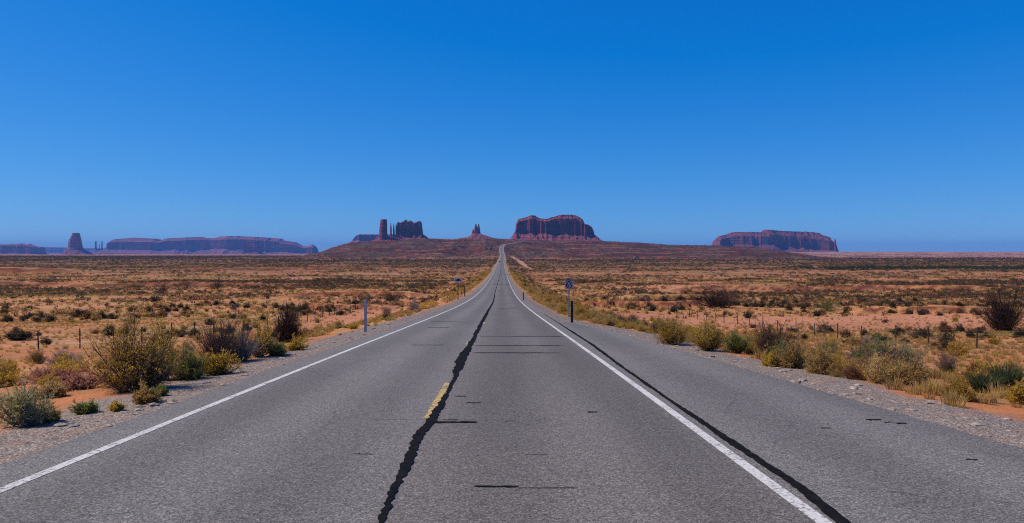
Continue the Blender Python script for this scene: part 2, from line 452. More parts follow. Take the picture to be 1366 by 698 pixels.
def side_height(x, y):
    z = np.interp(y, SIDE_Y, SIDE_Z)
    yy = np.maximum(y, 1.0)
    px = x / yy * 1000
    left = np.interp(y, [2700, 14000, 30000], [-17.4, -66, -140])
    right = np.interp(y, [1800, 2300, 3400, 5200, 9000, 30000], [-17.4, -17.4, -10.5, -7.0, -14, -90])
    far = left * (1 - sm(-60, 350, px)) + right * sm(-60, 350, px)
    z = np.where(y > 1800, z * (1 - sm(1800, 2700, y)) + far * sm(1800, 2700, y), z)
    # the red ridge
    ref = np.where(y < 2700, x / (2700 * .3 + yy * .7) * 1000, px) + 669
    s = (335 - np.interp(ref, SKP, SKY_)) / 1000
    isr = sm(-0.0045, -.001, s)
    top = s * np.clip(y, 2700, 4700)
    gl = ridged(x / 95, y / 420, 5, 4)
    f = np.clip((y + 260 * (gl - .6) - 1500) / 1150, 0, 1)
    f = f ** 1.15
    terr = 7.0; q = f * terr; fq = (np.floor(q) + sm(.30, .72, q - np.floor(q))) / terr       # benches
    f = f * .3 + fq * .7
    g2 = ridged(x / 34, y / 130, 6, 3)
    rz = z + (top - z) * f + ((gl - .6) * 14 + (g2 - .6) * 7) * f * (1 - f) * 2.4
    rz = np.where(y > 4700, top * (1 - sm(4700, 8000, y)) + far * sm(4700, 8000, y), rz)
    z = z * (1 - isr) + rz * isr
    ridge = isr * sm(.02, .06, f)
    # right-hand far rise: weathered pink ledges
    rr = sm(360, 420, px) * sm(2100, 2900, y)
    z = z + rr * (ridged(x / 160, y / 300, 9, 4) - .6) * 8
    
    amp = np.interp(y, [0, 40, 120, 400, 1500, 2600], [.28, .35, .6, 1.1, 1.2, .5])
    z = z + amp * fbm(x / 23, y / 23, 2, 4) + amp * 1.1 * fbm(x / 110, y / 90, 3, 3) * sm(90, 300, y)
    z = z + .07 * fbm(x / 1.7, y / 1.7, 8, 3) * (1 - sm(60, 120, y))
    b, mk = banks(x, y)
    return z + b, ridge, mk

def terrain(x, y, full=False):
    x = np.asarray(x, float); y = np.asarray(y, float)
    rx, rz = road_x(y), road_z(y)
    side, ridge, mk = side_height(x, y)
    dx = x - rx
    out_l = (rx + pave_l(y)) - x; out_r = x - (rx + pave_r(y))
    o = np.maximum(out_l, out_r)                                                # distance outside the pavement
    reach = np.interp(y, [0, 30, 100, 400, 3000], [9, 12, 16, 20, 26])
    w = sm(1.3, reach, o)
    edge = rz - .03 - .045 * np.clip(o, 0, 3) + .03 * fbm(x / .5, y / .5, 31, 3) * sm(.05, .5, o)
    z = edge * (1 - w) + side * w
    onroad = sm(-.5, -.1, o) if False else (o < -.12)
    z = np.where(onroad & (y < 3050), rz - .10 - .00025 * np.clip(y, 0, 3000), z)
    z = np.where(y > 3000, side, z)
    if not full: return z
    return z, ridge * sm(.2, 2.5, o), mk * w, o

def cam_dir(px, py):
    d = Vector(((px - 683) / F, -(py - 349) / F, -1.0))
    return Euler(camo.rotation_euler).to_matrix() @ d

def hit(px, py, onroad=False):
    """where the sight line through a pixel of the photograph meets the ground"""
    d = cam_dir(px, py)
    ts = np.geomspace(4, 6000, 3000)
    X, Y, Z = d.x * ts, d.y * ts, d.z * ts
    g = road_z(Y) if onroad else terrain(X, Y)
    i = np.argmax(Z < g)
    a, b = ts[max(i - 1, 0)], ts[i]
    for _ in range(20):
        m = (a + b) / 2
        gm = float((road_z(np.array([d.y * m])) if onroad else terrain(np.array([d.x * m]), np.array([d.y * m])))[0])
        if d.z * m < gm: b = m
        else: a = m
    return Vector((d.x * b, d.y * b, d.z * b))

# ---- ground sheet
def axis(n, s, lim):
    k = math.asinh(lim / s); u = np.linspace(0, 1, n + 1)
    return s * np.sinh(k * u)
xs = axis(470, 9, 23500); xs = np.concatenate([-xs[:0:-1], xs])
yp = axis(900, 14, 23500); yn = axis(60, 8, 900)
ys = np.concatenate([-yn[:0:-1], yp])
GX, GY = np.meshgrid(xs, ys)
z, ridge, mk, o = terrain(GX.ravel(), GY.ravel(), True)
nx, ny = len(xs), len(ys)
ii = (np.arange(ny - 1)[:, None] * nx + np.arange(nx - 1)[None, :]).ravel()
me = mesh_np('ground', np.stack([GX.ravel(), GY.ravel(), z], 1), [np.stack([ii, ii + 1, ii + nx + 1, ii + nx], 1)], [M['ground']], smooth=True)
gx, gy = GX.ravel(), GY.ravel()
def setattr_f(me, name, arr):
    a = me.attributes.new(name, 'FLOAT', 'POINT'); a.data.foreach_set('value', np.ascontiguousarray(arr, dtype=np.float32))
gw = np.interp(gy, [0, 10, 60, 300], [1.9, 1.8, 1.5, 1.2]) + .8 * fbm(gx / 1.5, gy / 1.5, 77, 3)
setattr_f(me, 'gravel', 1 - sm(gw - .35, gw + .35, o))
setattr_f(me, 'ridge', ridge)
setattr_f(me, 'bank', mk)
setattr_f(me, 'wash', wash(gx, gy))
setattr_f(me, 'rise', sm(340, 400, gx / np.maximum(gy, 1) * 1000) * sm(1700, 2100, gy) * (1 - ridge))
setattr_f(me, 'litter', sm(1.5, 3, o) * np.interp(gy, [0, 150, 300, 500], [1, .9, .5, .3]) * (1 - .8 * wash(gx, gy)))
dens = np.interp(gy, [0, 230, 420, 700, 1000, 1450], [0, 0, .25, .7, .95, 1.0])
setattr_f(me, 'scrub', dens * (1 - ridge) * (1 - sm(2400, 3200, gy)) * sm(1.2, 3, o))
tag(link('ground', me), 'orange desert floor sloping down to a flat sandy plain', 'ground', kind='structure')

# ---- strips that follow the road
def strip(name, y0, y1, left, right, dz, mat, skirt=0.0, stations=None):
    s = ST[(ST > y0) & (ST < y1)] if stations is None else stations
    s = np.unique(np.concatenate([[y0], s, [y1]]))
    cx, cz = road_x(s), road_z(s) + dz
    L = left(s) if callable(left) else np.full_like(s, left)
    Rr = right(s) if callable(right) else np.full_like(s, right)
    rows = [np.stack([cx + L, s, cz], 1), np.stack([cx + Rr, s, cz], 1)]
    if skirt:
        rows = [np.stack([cx + L - .10, s, cz - skirt], 1)] + rows + [np.stack([cx + Rr + .10, s, cz - skirt], 1)]
    k = len(rows); n = len(s)
    v = np.stack(rows, 1).reshape(-1, 3)
    i = (np.arange(n - 1)[:, None] * k + np.arange(k - 1)[None, :]).ravel()
    return mesh_np(name, v, [np.stack([i, i + 1, i + k + 1, i + k], 1)], [mat])

def ragged(base, amp, seed):
    return lambda s: base(s) + amp * fbm(s / .22, s * 0, seed, 4)
fine_st = np.unique(np.concatenate([ST, np.arange(2, 60, .06), np.arange(60, 120, .4)]))
road = link('road', strip('road', -55, 3040, ragged(pave_l, .035, 3), ragged(pave_r, .045, 4), 0, M['asphalt'], .25, fine_st))
tag(road, 'long straight two lane asphalt road running down then up the far ridge', 'road', kind='structure')
wl_ = link('edge_line', strip('edge_line', -50, 3000, -3.56, -3.44, .004, M['white']))
tag(wl_, 'solid white paint line along the left side of the asphalt', 'road marking', kind='structure')
wr_ = link('edge_line', strip('edge_line', -50, 3000, 3.43, 3.555, .004, M['white']))
tag(wr_, 'solid white paint line between the right lane and the wide paved shoulder', 'road marking', kind='structure')

# centre dashes (mostly lost under the tar)
def dash(y0, y1, a, b, seed):
    st = np.arange(y0, y1, .05)
    me = strip('centre_dash', y0, y1, lambda s: a + .018 * fbm(s / .09, s * 0, seed, 3), lambda s: b + .018 * fbm(s / .09, s * 0, seed + 5, 3), .004, M['yellow'], stations=st)
    return link('centre_dash', me)
d0 = dash(10.45, 14.3, -.085, .03, 1)
tag(d0, 'worn yellow centre dash beside the black tar seam, longest one left showing', 'road marking', kind='structure')
for q, (a, b) in enumerate([(24.2, 25.6), (39.2, 41.0), (52.0, 54.5), (65, 67.5), (77.5, 80.5)]):
    o_ = dash(a, b, -.17 + (.14 if q == 1 else 0), -.02 + (.14 if q == 1 else 0), 10 + q)
    tag(o_, 'short worn yellow centre dash almost covered by the tar seam down the road', 'road marking', 'far centre dashes', 'structure')

# tar-sealed cracks
def tar_path(name, pts, seed, jag, dz, label, group=None):
    """pts: (px, py, width m) along the crack on the road"""
    P = []
    for px, py, w in pts:
        h = hit(px, py, True); P.append((h.y, h.x, w))
    P = np.array(sorted(P))
    s = np.unique(np.concatenate([np.arange(P[0, 0], min(P[-1, 0], 60), .035), np.arange(60, max(P[-1, 0], 60), .5), ST[(ST > P[0, 0]) & (ST < P[-1, 0])]]))
    s = s[(s >= P[0, 0]) & (s <= P[-1, 0])]
    w_k = .86
    cx = np.interp(s, P[:, 0], P[:, 1]) + .035 * fbm(s / 1.1, s * 0, seed, 4) * (1 if jag > .02 else .3)
    w = np.interp(s, P[:, 0], P[:, 2]) * w_k * (.8 + .4 * noise(s / .8, s * 0, seed + 7))
    l = cx - w / 2 - jag * fbm(s / .10, s * 0, seed + 1, 4) * 1.3 - jag * .6 * fbm(s / .6, s * 0, seed + 3, 2)
    r = cx + w / 2 + jag * fbm(s / .10, s * 0, seed + 2, 4) * 1.3 + jag * .6 * fbm(s / .6, s * 0, seed + 4, 2)
    r = np.maximum(r, l + .01)
    z = road_z(s) + dz
    v = np.stack([np.stack([l, s, z], 1), np.stack([r, s, z], 1)], 1).reshape(-1, 3)
    i = np.arange(len(s) - 1) * 2
    me = mesh_np(name, v, [np.stack([i, i + 1, i + 3, i + 2], 1)], [M['tar']])
    return tag(link(name, me), label, 'road crack', group, 'structure')
tar_path('tar_seam', [(497, 720, .06), (508, 698, .065), (527, 655, .075), (544, 620.5, .11), (552, 598.6, .11), (562.6, 576.8, .145), (577, 558, .15),
    (588.5, 542, .11), (599, 520.6, .09), (608, 499, .12), (612, 490, .24), (617.7, 474.6, .30), (626, 463, .22), (636, 443, .20), (643.4, 428.8, .24),
    (651, 415, .24), (657.8, 403, .20), (660.6, 388.6, .18), (665, 374, .20), (668, 361, .22), (668.6, 352, .22)], 60, .024, .009,
    'jagged black tar seam wandering down the middle of the road')
tar_path('tar_seam', [(1143, 712, .13), (1120, 694, .13), (1063, 647, .13), (1018, 618, .13), (973, 588, .12), (930, 559, .10), (880, 525, .08), (830, 490, .10),
    (790, 460, .13), (765, 444, .12), (745, 431, .08), (726, 419, .05)], 90, .012, .008, 'smooth black tar seam hugging the outer side of the white shoulder line')
def cross_crack(x0, x1, py, wpx, label, seed, group=None):
    a = hit(x0, py, True); b = hit(x1, py, True)
    n = 60; t = np.linspace(0, 1, n)
    x = a.x + (b.x - a.x) * t; y = a.y + (b.y - a.y) * t + .02 * fbm(t * 7, t * 0, seed, 3) * a.y / 8
    w = wpx / F * a.y * a.y / (-a.z) * (.5 + .5 * noise(t * 9, t * 0, seed + 9)) * np.minimum(1, np.minimum(t, 1 - t) * 12 + .15)
    v = np.stack([np.stack([x, y - w / 2, road_z(y - w / 2) + .006], 1), np.stack([x, y + w / 2, road_z(y + w / 2) + .006], 1)], 1).reshape(-1, 3)
    i = np.arange(n - 1) * 2
    return tag(link('cross_crack', mesh_np('cross_crack', v, [np.stack([i, i + 2, i + 3, i + 1], 1)], [M['tar']])), label, 'road crack', group, 'structure')
for k, (a, b, y, w, g) in enumerate([(578, 637, 563.5, 3.2, 0), (632, 692, 649.5, 3.0, 0), (690, 770, 651.5, .9, 1), (640, 752, 448.8, 1.0, 1), (632, 753, 461.5, 1.2, 1), (630, 748, 471, 1.4, 1),
        (548, 592, 460.5, 1.0, 2), (575, 612, 429.3, .8, 2), (606, 622, 528.8, 1.4, 1), (622, 642, 537.8, 1.2, 1), (590, 612, 560.5, .8, 1), (1155, 1176, 560.2, 2.4, 3), (1178, 1192, 563.6, 1.0, 3), (1195, 1209, 565.2, 2.2, 3),
        (1095, 1108, 571.5, 1.2, 3), (1288, 1304, 613.5, 1.4, 3), (783, 797, 550, 2.2, 1), (664, 690, 412, .7, 1), (655, 680, 379.5, .6, 1), (662, 684, 366, .5, 1), (470, 500, 606, .8, 2), (700, 735, 607, .6, 1), (570, 600, 437, .6, 2)]):
    lab = ['short thick black crack crossing into the right lane near the yellow dash', 'thick black dash-like crack lying in the right lane closest to the camera'][k] if k < 2 else \
        [None, 'thin dark crack running across the right lane', 'thin dark crack running across the left lane', 'small dark tar spot on the paved right shoulder'][g]
    cross_crack(a, b, y, w, lab, 200 + k, None if k < 2 else ['', 'cracks across the right lane', 'cracks across the left lane', 'tar spots on the shoulder'][g])

# sandy track climbing away to the right of the road
tp = [(708, 360, 3), (704, 357.5, 4), (696, 352, 7), (690, 347, 9), (684, 342.5, 9)]
pts = [hit(px, py) for px, py, w in tp]
tt = np.linspace(0, 1, 50)
cx = np.interp(tt, np.linspace(0, 1, 5), [p.x for p in pts]); cyy = np.interp(tt, np.linspace(0, 1, 5), [p.y for p in pts])
wv = np.interp(tt, np.linspace(0, 1, 5), [w for *_, w in tp])
TRK = (cx, cyy, wv)
rows = []
for q in (-1, -.5, 0, .5, 1):
    X = cx + q * wv / 2 * (1 + .9 * fbm(tt * 14, tt * 0 + q, 6, 3)); rows.append(np.stack([X, cyy, terrain(X, cyy) + .25], 1))
v = np.stack(rows, 1).reshape(-1, 3); i = (np.arange(49)[:, None] * 5 + np.arange(4)[None, :]).ravel()
tm = NT('track_sand'); tm = tm.col(tm.ramp(tm.noise(.3, 4), [(.3, (.30, .15, .08)), (.7, (.42, .24, .14))]))
tag(link('dirt_track', mesh_np('dirt_track', v, [np.stack([i, i + 1, i + 6, i + 5], 1)], [tm])), 'pale sandy track curving through scrub right of the distant road', 'path', kind='structure')

# ------------------------------------------------------------------ buttes and mesas
def zy(y, D): return (335 - y) / 1000 * D
def xp(px, D): return (px - 669) / 1000 * D
def mesa(name, D, top, foot, tal, depth, label, cat, mat, step, seed=0, alc=70, alcw=140, flute=14, flw=30, tal_w=None, smooth=False, tipvar=0.0, zbase=None, tier=.0, tierw=40):
    """top: silhouette (px, py); foot: foot of the cliffs (px, py); tal: (px left, px right, py) foot of the talus"""
    T = np.array(top, float); Ft = np.array(foot, float)
    X0, X1 = xp(T[0, 0], D), xp(T[-1, 0], D)
    TW0, TW1 = X0 - xp(tal[0], D), xp(tal[1], D) - X1
    tw = tal_w or max(TW0, TW1, 40)
    zb = zbase if zbase is not None else zy(tal[2], D)
    ext = 1.9
    gx = np.arange(X0 - TW0 * ext - 4 * step, X1 + TW1 * ext + 4 * step, step)
    gy = np.arange(-tw * ext - alc, depth + tw + step, step)
    X, Y = np.meshgrid(gx, gy)
    pxs = X / D * 1000 + 669
    zt = np.interp(pxs, T[:, 0], zy(T[:, 1], D)); zc = np.interp(pxs, Ft[:, 0], zy(Ft[:, 1], D))
    nse = (ridged(X / alcw, Y / (alcw * 2), seed, 2) - .55) * alc * 1.6 + (ridged(X / flw, Y / (flw * 2), seed + 5, 3) - .6) * flute * 3.2 * noise(X / alcw * 2.3, X * 0, seed + 71)
    yf = np.maximum(nse.mean() - nse, -45)
    yb = depth + (ridged(X / alcw, Y / alcw, seed + 9, 2) - .5) * alc
    sidn = (noise(Y / flw, X * 0, seed + 21) - .5) * flute * .5
    s_y = np.minimum(Y - yf, yb - Y)
    s_l = X - X0 + sidn; s_r = X1 - X + sidn
    # talus distance in units of the talus width of that side
    wl_, wr_ = max(TW0, 5), max(TW1, 5)
    un = np.sqrt(np.maximum(0, -s_l / wl_) ** 2 + np.maximum(0, -s_y / tw) ** 2 + np.maximum(0, -s_r / wr_) ** 2)
    gull = 1 + .22 * (ridged(X / (flw * 1.3), Y / (flw * 5), seed + 31, 3) - .6)
    tz = zb + (zc - zb) * np.maximum(1 - un * gull, -1.2) ** 1 
    tz = np.where(un > 1, zb - (un - 1) * (zc - zb) * .8, tz)
    tz = tz - (zc - zb) * .22 * np.sin(np.clip(un, 0, 1) * math.pi)                     # concave slope
    # a bench half way down the talus
    hh = (zc - zb)
    tz = tz + hh * .05 * (np.floor(un * 4 + noise(X / 60, Y / 60, seed + 3) * .8) % 2) * (un < 1)
    inside = np.minimum(np.minimum(s_y, s_l), s_r)
    cw = step * 1.6
    capb = .12 * (zt - zc)
    tr = tier * (.75 + .5 * noise(X / alcw * 1.7, X * 0, seed + 61))                     # the sloping, benched upper tier
    sl = np.clip((s_y - cw) / tierw, 0, 1); sl = sl * .5 + .5 * (np.floor(sl * 3) + sm(.45, 1, sl * 3 - np.floor(sl * 3))) / 3
    h1 = sm(0, cw, inside) * (.94 - tr) + sl * tr + sm(cw + tierw, cw * 1.6 + tierw, s_y) * .06
    var = tipvar * (zt - zc) * (ridged(X / flw, Y / flw, seed + 44, 2) - .75)
    H = np.where(inside > 0, tz * 0 + zc + (zt - zc + var) * h1, tz)
    V = np.stack([X.ravel(), (D + Y).ravel(), H.ravel()], 1)
    ny_, nx_ = X.shape
    i = (np.arange(ny_ - 1)[:, None] * nx_ + np.arange(nx_ - 1)[None, :]).ravel()
    me = mesh_np(name, V, [np.stack([i, i + 1, i + nx_ + 1, i + nx_], 1)], [mat], smooth=smooth)
    setattr_f(me, 'talus', (inside.ravel() <= 0).astype(float))
    return tag(link(name, me), label, cat, kind='structure')

def pillar(name, D, px0, px1, ytop, ybot, mat, seed, label, cat='rock pillar', tal=None, topround=.1, depthf=.8, lean=0.0, flute=.09, group=None, parent=None, waist=1.0, prof=None):
    """a tower lofted from fluted rings; prof = [(py, px left, px right)] gives its outline"""
    if prof is None:
        prof = [(ytop, px0 + (px1 - px0) * .18, px1 - (px1 - px0) * .18), (ytop + .5, px0 + (px1 - px0) * .06, px1 - (px1 - px0) * .06), ((ytop + ybot) / 2, px0, px1), (ybot, px0 - .3, px1 + .3)]
    Pf = np.array(prof, float)
    n = 40; m = 36
    zs = np.linspace(Pf[0, 0], Pf[-1, 0], m)
    th = np.linspace(0, 2 * math.pi, n, endpoint=False)
    rows = []
    for k, pyv in enumerate(zs):
        l, r = np.interp(pyv, Pf[:, 0], Pf[:, 1]), np.interp(pyv, Pf[:, 0], Pf[:, 2])
        cx, rad = xp((l + r) / 2, D), (r - l) / 2 / 1000 * D
        fl = 1 + flute * (ridged(np.cos(th) * 2.2 + 5, np.sin(th) * 2.2 + 5, seed, 3) - .65) * 2 + .03 * (noise(th * 0 + k * .9, th, seed + 3) - .5)
        ledge = 1 - .03 * (k % 5 == 0)
        rows.append(np.stack([cx + rad * fl * ledge * np.cos(th), D + rad * depthf * fl * ledge * np.sin(th), np.full(n, zy(pyv, D))], 1))
    V = np.concatenate(rows + [np.array([[xp((Pf[0, 1] + Pf[0, 2]) / 2, D), D, zy(Pf[0, 0], D)]])])
    i = (np.arange(m - 1)[:, None] * n + np.arange(n)[None, :]); j = (np.arange(m - 1)[:, None] * n + (np.arange(n)[None, :] + 1) % n)
    q = np.stack([i.ravel(), (i + n).ravel(), (j + n).ravel(), j.ravel()], 1)
    t = np.stack([np.arange(n), (np.arange(n) + 1) % n, np.full(n, len(V) - 1)], 1)
    me = mesh_np(name, V, [q, t], [mat])
    setattr_f(me, 'talus', np.zeros(len(V)))
    o_ = link(name, me)
    if parent is None: tag(o_, label, cat, group, 'structure')
    else: o_.parent = parent
    return o_

def apron(name, D, outline, ybot, mat, seed, label, cat, parent=None, cx=None):
    """a cone-like skirt of rubble: outline = (px, py) skyline of the slope; revolved depth"""
    O = np.array(outline, float)
    X0, X1 = xp(O[0, 0], D), xp(O[-1, 0], D)
    c = (X0 + X1) / 2; rad = (X1 - X0) / 2
    st = rad * 2 / 110
    gx = np.arange(X0, X1 + st, st); gy = np.arange(-rad * .8, rad * .8, st)
    X, Y = np.meshgrid(gx, gy)
    zt = np.interp(X / D * 1000 + 669, O[:, 0], zy(O[:, 1], D)); zb = zy(ybot, D)
    fall = np.sqrt(1 + (Y / (rad * .35)) ** 2) - 1
    g = (ridged(X / (rad * .16), Y / (rad * .5), seed, 3) - .6)
    H = zt - fall * (zt - zb + 8) * .9 + g * np.minimum(1, np.abs(Y) / (rad * .2)) * (zt - zb) * .30
    ny_, nx_ = X.shape
    i = (np.arange(ny_ - 1)[:, None] * nx_ + np.arange(nx_ - 1)[None, :]).ravel()
    me = mesh_np(name, np.stack([X.ravel(), (D + Y).ravel(), H.ravel()], 1), [np.stack([i, i + 1, i + nx_ + 1, i + nx_], 1)], [mat])
    setattr_f(me, 'talus', np.ones(X.size))
    o_ = link(name, me)
    if parent is None: tag(o_, label, cat, kind='structure')
    else: o_.parent = parent
    return o_

def group_root(name, loc, label, cat):
    e = empty(name, loc)
    return tag(e, label, cat, kind='structure')

# broad double-topped butte straight above the road
mesa('butte', 4600, [(688.2, 309), (688.6, 298.7), (691.3, 292.4), (704.7, 288.8), (708.3, 287), (713.7, 287), (718.1, 289.7), (722.6, 291.5), (729.8, 291.9), (737, 289.4),
    (744, 287.6), (747.7, 286.1), (766.5, 286.1), (771, 288), (778.2, 293), (780.9, 298.7), (787.1, 299.6), (791.6, 304), (793.4, 312)],
    [(688, 309), (700, 310.5), (715, 311.6), (742, 309.8), (760, 312), (775, 314), (787, 316), (794, 313)], (674, 807, 322.5), 330,
    'broad dark red double-topped butte standing over the far end of the road', 'butte', M['rock_near'], 2.4, 3, 46, 110, 20, 26, tal_w=120, tier=.14, tierw=30)
# castle-like butte with a needle row
mesa('butte', 5000, [(528, 312), (528.4, 299.6), (529.4, 299.2), (530.2, 296.1), (530.9, 296.2), (531.6, 300), (532.6, 299), (533.4, 296.8), (534.2, 299.5), (535.4, 296), (538.6, 295.2), (539.4, 292.6), (540.6, 293.3),
    (541.3, 295.6), (543.5, 295.6), (545.2, 294.3), (548, 294.8), (549.3, 297), (552, 296.6), (555.2, 297), (556.2, 295), (559.8, 295), (560.6, 301.5), (561.6, 312)],
    [(527, 313), (545, 313.5), (562, 312)], (517, 577, 320), 150, 'castle-like red butte with a jagged top on the ridge', 'butte', M['rock_near'], 1.5, 11, 22, 40, 14, 12, tal_w=80, tipvar=.14)
for k, (a, b, t_) in enumerate([(520.6, 523.2, 297.2), (524.6, 527.0, 298.4)]):
    pillar('rock_needle', 4970, a, b, t_, 315, M['rock_near'], 70 + k, ['leftmost thin rock needle beside the castle-like butte', 'second thin rock needle touching the castle-like butte'][k], 'rock needle', topround=.4,
           prof=[(t_, (a + b) / 2 - .35, (a + b) / 2 + .2), (t_ + 3, a + .5, b - .7), (306, a + .1, b - .3), (316, a - .2, b + .2)])
r_ = group_root('rock_tower', (xp(512, 4900), 4900, zy(320, 4900)), 'tall square red rock tower left of the castle-like butte', 'rock tower')
pillar('tower_shaft', 4900, 506.4, 517, 292, 320, M['rock_near'], 5, '', prof=[(292.6, 510, 515.6), (293.4, 508.4, 516.8), (300, 507.3, 517), (309, 506.5, 517.2), (320, 505.6, 518)])
sh = bpy.data.objects['tower_shaft']; sh.parent = r_; sh.matrix_parent_inverse = r_.matrix_basis.inverted()
for k_ in ('label', 'category', 'kind'):
    if k_ in sh: del sh[k_]
ap = apron('talus_slope', 4930, [(488, 327), (498, 321.5), (504, 318), (511, 316.3), (520, 315.6), (530, 317.5), (545, 322), (556, 327)], 327, M['rock_near'], 8, '', '')
for k_ in ('label', 'category', 'kind'):
    if k_ in ap: del ap[k_]
ap.parent = r_; ap.matrix_parent_inverse = r_.matrix_basis.inverted()
# flat mesa behind the tower
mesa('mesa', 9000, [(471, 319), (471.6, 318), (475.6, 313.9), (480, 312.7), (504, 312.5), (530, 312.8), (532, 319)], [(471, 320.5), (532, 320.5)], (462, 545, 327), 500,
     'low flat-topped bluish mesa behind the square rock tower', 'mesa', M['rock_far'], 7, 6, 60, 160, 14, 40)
# twin-needle butte
r_ = group_root('spire_butte', (xp(635, 5400), 5400, zy(320, 5400)), 'small butte with twin thin spires between castle-like and broad buttes', 'butte')
kids = [pillar('spire', 5400, 0, 0, 0, 0, M['rock_near'], 31, '', prof=[(298.6, 634.4, 635.3), (301, 633.6, 636), (305, 632.6, 637), (310, 631.8, 638), (317, 630.5, 639)]),
        pillar('spire', 5398, 0, 0, 0, 0, M['rock_near'], 33, '', prof=[(298.6, 638.1, 639.0), (302, 637.2, 639.7), (306, 636.4, 640.4), (310, 636, 641), (317, 635, 642)]),
        pillar('spire', 5402, 0, 0, 0, 0, M['rock_near'], 35, '', prof=[(306.4, 630.4, 633), (309, 629.8, 634.5), (317, 628.5, 636)]),
        apron('talus_slope', 5400, [(600, 323), (608, 320), (612, 317.8), (618, 317.2), (624, 316.4), (629, 313), (633, 311.6), (641, 311.6), (646, 313.6), (652, 315.4), (662, 318.6), (672, 321)], 322, M['rock_near'], 13, '', '')]
for c_ in kids:
    for k_ in ('label', 'category', 'kind'):
        if k_ in c_: del c_[k_]
    c_.parent = r_; c_.matrix_parent_inverse = r_.matrix_basis.inverted()
# long mesa on the right
mesa('mesa', 7600, [(959.8, 328), (960.5, 319.9), (964, 315.2), (974.4, 312.9), (984, 309.6), (989.8, 308.9), (1004.4, 309.2), (1024.9, 309.6), (1026, 306), (1045.4, 307.4), (1066, 308.5), (1085, 308.5),
    (1099.6, 310.4), (1102.5, 313.3), (1113.5, 317), (1114.6, 327), (1118, 330), (1121.5, 336)],
    [(959, 327), (1000, 326), (1028, 326.5), (1042, 328), (1064, 329.4), (1101, 333.4), (1122, 336.5)], (952, 1132, 338.5), 230,
    'long flat dark mesa with a small notch spire at its right end', 'mesa', M['rock_mid'], 4.5, 17, 110, 260, 36, 60, tal_w=190, tier=.30, tierw=75)
pillar('rock_needle', 7560, 1114.6, 1118.4, 318.2, 337, M['rock_near'], 78, 'short dark needle split off the right end of the long dark mesa', 'rock needle', group=None, prof=[(318.2, 1115.9, 1116.6), (321, 1115.4, 1117.3), (327, 1115.0, 1118.4), (337, 1114, 1121.5)])
# far left group
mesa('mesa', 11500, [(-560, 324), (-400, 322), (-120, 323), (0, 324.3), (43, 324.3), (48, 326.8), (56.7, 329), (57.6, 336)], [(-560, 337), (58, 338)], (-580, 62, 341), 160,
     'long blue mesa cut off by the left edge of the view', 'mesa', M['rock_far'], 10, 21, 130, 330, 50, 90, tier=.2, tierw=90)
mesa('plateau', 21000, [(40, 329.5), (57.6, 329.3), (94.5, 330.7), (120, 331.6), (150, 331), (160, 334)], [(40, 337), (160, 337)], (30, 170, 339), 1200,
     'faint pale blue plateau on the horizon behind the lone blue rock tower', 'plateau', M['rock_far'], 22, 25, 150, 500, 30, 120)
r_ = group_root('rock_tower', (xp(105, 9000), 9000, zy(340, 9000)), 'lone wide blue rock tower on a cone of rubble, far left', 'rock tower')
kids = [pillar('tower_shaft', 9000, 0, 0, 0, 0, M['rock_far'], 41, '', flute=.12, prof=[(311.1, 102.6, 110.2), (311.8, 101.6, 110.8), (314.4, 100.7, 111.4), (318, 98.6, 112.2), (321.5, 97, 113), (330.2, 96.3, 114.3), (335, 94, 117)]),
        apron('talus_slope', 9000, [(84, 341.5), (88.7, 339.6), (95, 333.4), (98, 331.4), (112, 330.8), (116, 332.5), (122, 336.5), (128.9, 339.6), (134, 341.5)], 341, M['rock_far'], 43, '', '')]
for c_ in kids:
    for k_ in ('label', 'category', 'kind'):
        if k_ in c_: del c_[k_]
    c_.parent = r_; c_.matrix_parent_inverse = r_.matrix_basis.inverted()
for k, (a, b, t_) in enumerate([(130.9, 133.3, 322.1), (136.2, 137.1, 326), (139.4, 141.0, 322.1)]):
    pillar('rock_needle', 12600, a, b, t_, 334, M['rock_far'], 50 + k, ['thickest of three distant blue rock needles, nearest the lone tower', 'shortest and thinnest of the three distant blue rock needles', 'tall distant blue rock needle next to the long left mesa'][k], 'rock needle')
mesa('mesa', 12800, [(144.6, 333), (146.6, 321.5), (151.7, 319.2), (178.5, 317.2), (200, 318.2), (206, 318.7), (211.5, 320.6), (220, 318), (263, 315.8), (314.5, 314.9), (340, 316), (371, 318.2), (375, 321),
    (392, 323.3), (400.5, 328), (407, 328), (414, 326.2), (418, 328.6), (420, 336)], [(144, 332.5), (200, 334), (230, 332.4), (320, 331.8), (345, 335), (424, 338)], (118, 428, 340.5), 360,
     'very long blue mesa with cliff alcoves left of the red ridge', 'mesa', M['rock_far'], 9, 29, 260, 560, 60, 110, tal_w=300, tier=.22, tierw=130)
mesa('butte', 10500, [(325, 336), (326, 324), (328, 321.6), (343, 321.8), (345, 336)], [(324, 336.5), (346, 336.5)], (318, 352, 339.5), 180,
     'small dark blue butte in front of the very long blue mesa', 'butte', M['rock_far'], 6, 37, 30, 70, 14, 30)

# ------------------------------------------------------------------ haze
hz = MB(); hz.box((0, 11500, 15), (50000, 26000, 480))
hm = bpy.data.materials.new('haze'); hm.use_nodes = True
nn = hm.node_tree.nodes; nn.remove(nn['Principled BSDF'])
pv = nn.new('ShaderNodeVolumePrincipled')
pv.inputs['Color'].default_value = (.15, .41, 1.0, 1)
pv.inputs['Density'].default_value = 3.7e-5
hm.node_tree.links.new(pv.outputs[0], nn['Material Output'].inputs['Volume'])
tag(link('haze', hz.mesh('haze', hm)), 'thin blue desert air that fades the distant mesas', 'haze', kind='stuff')

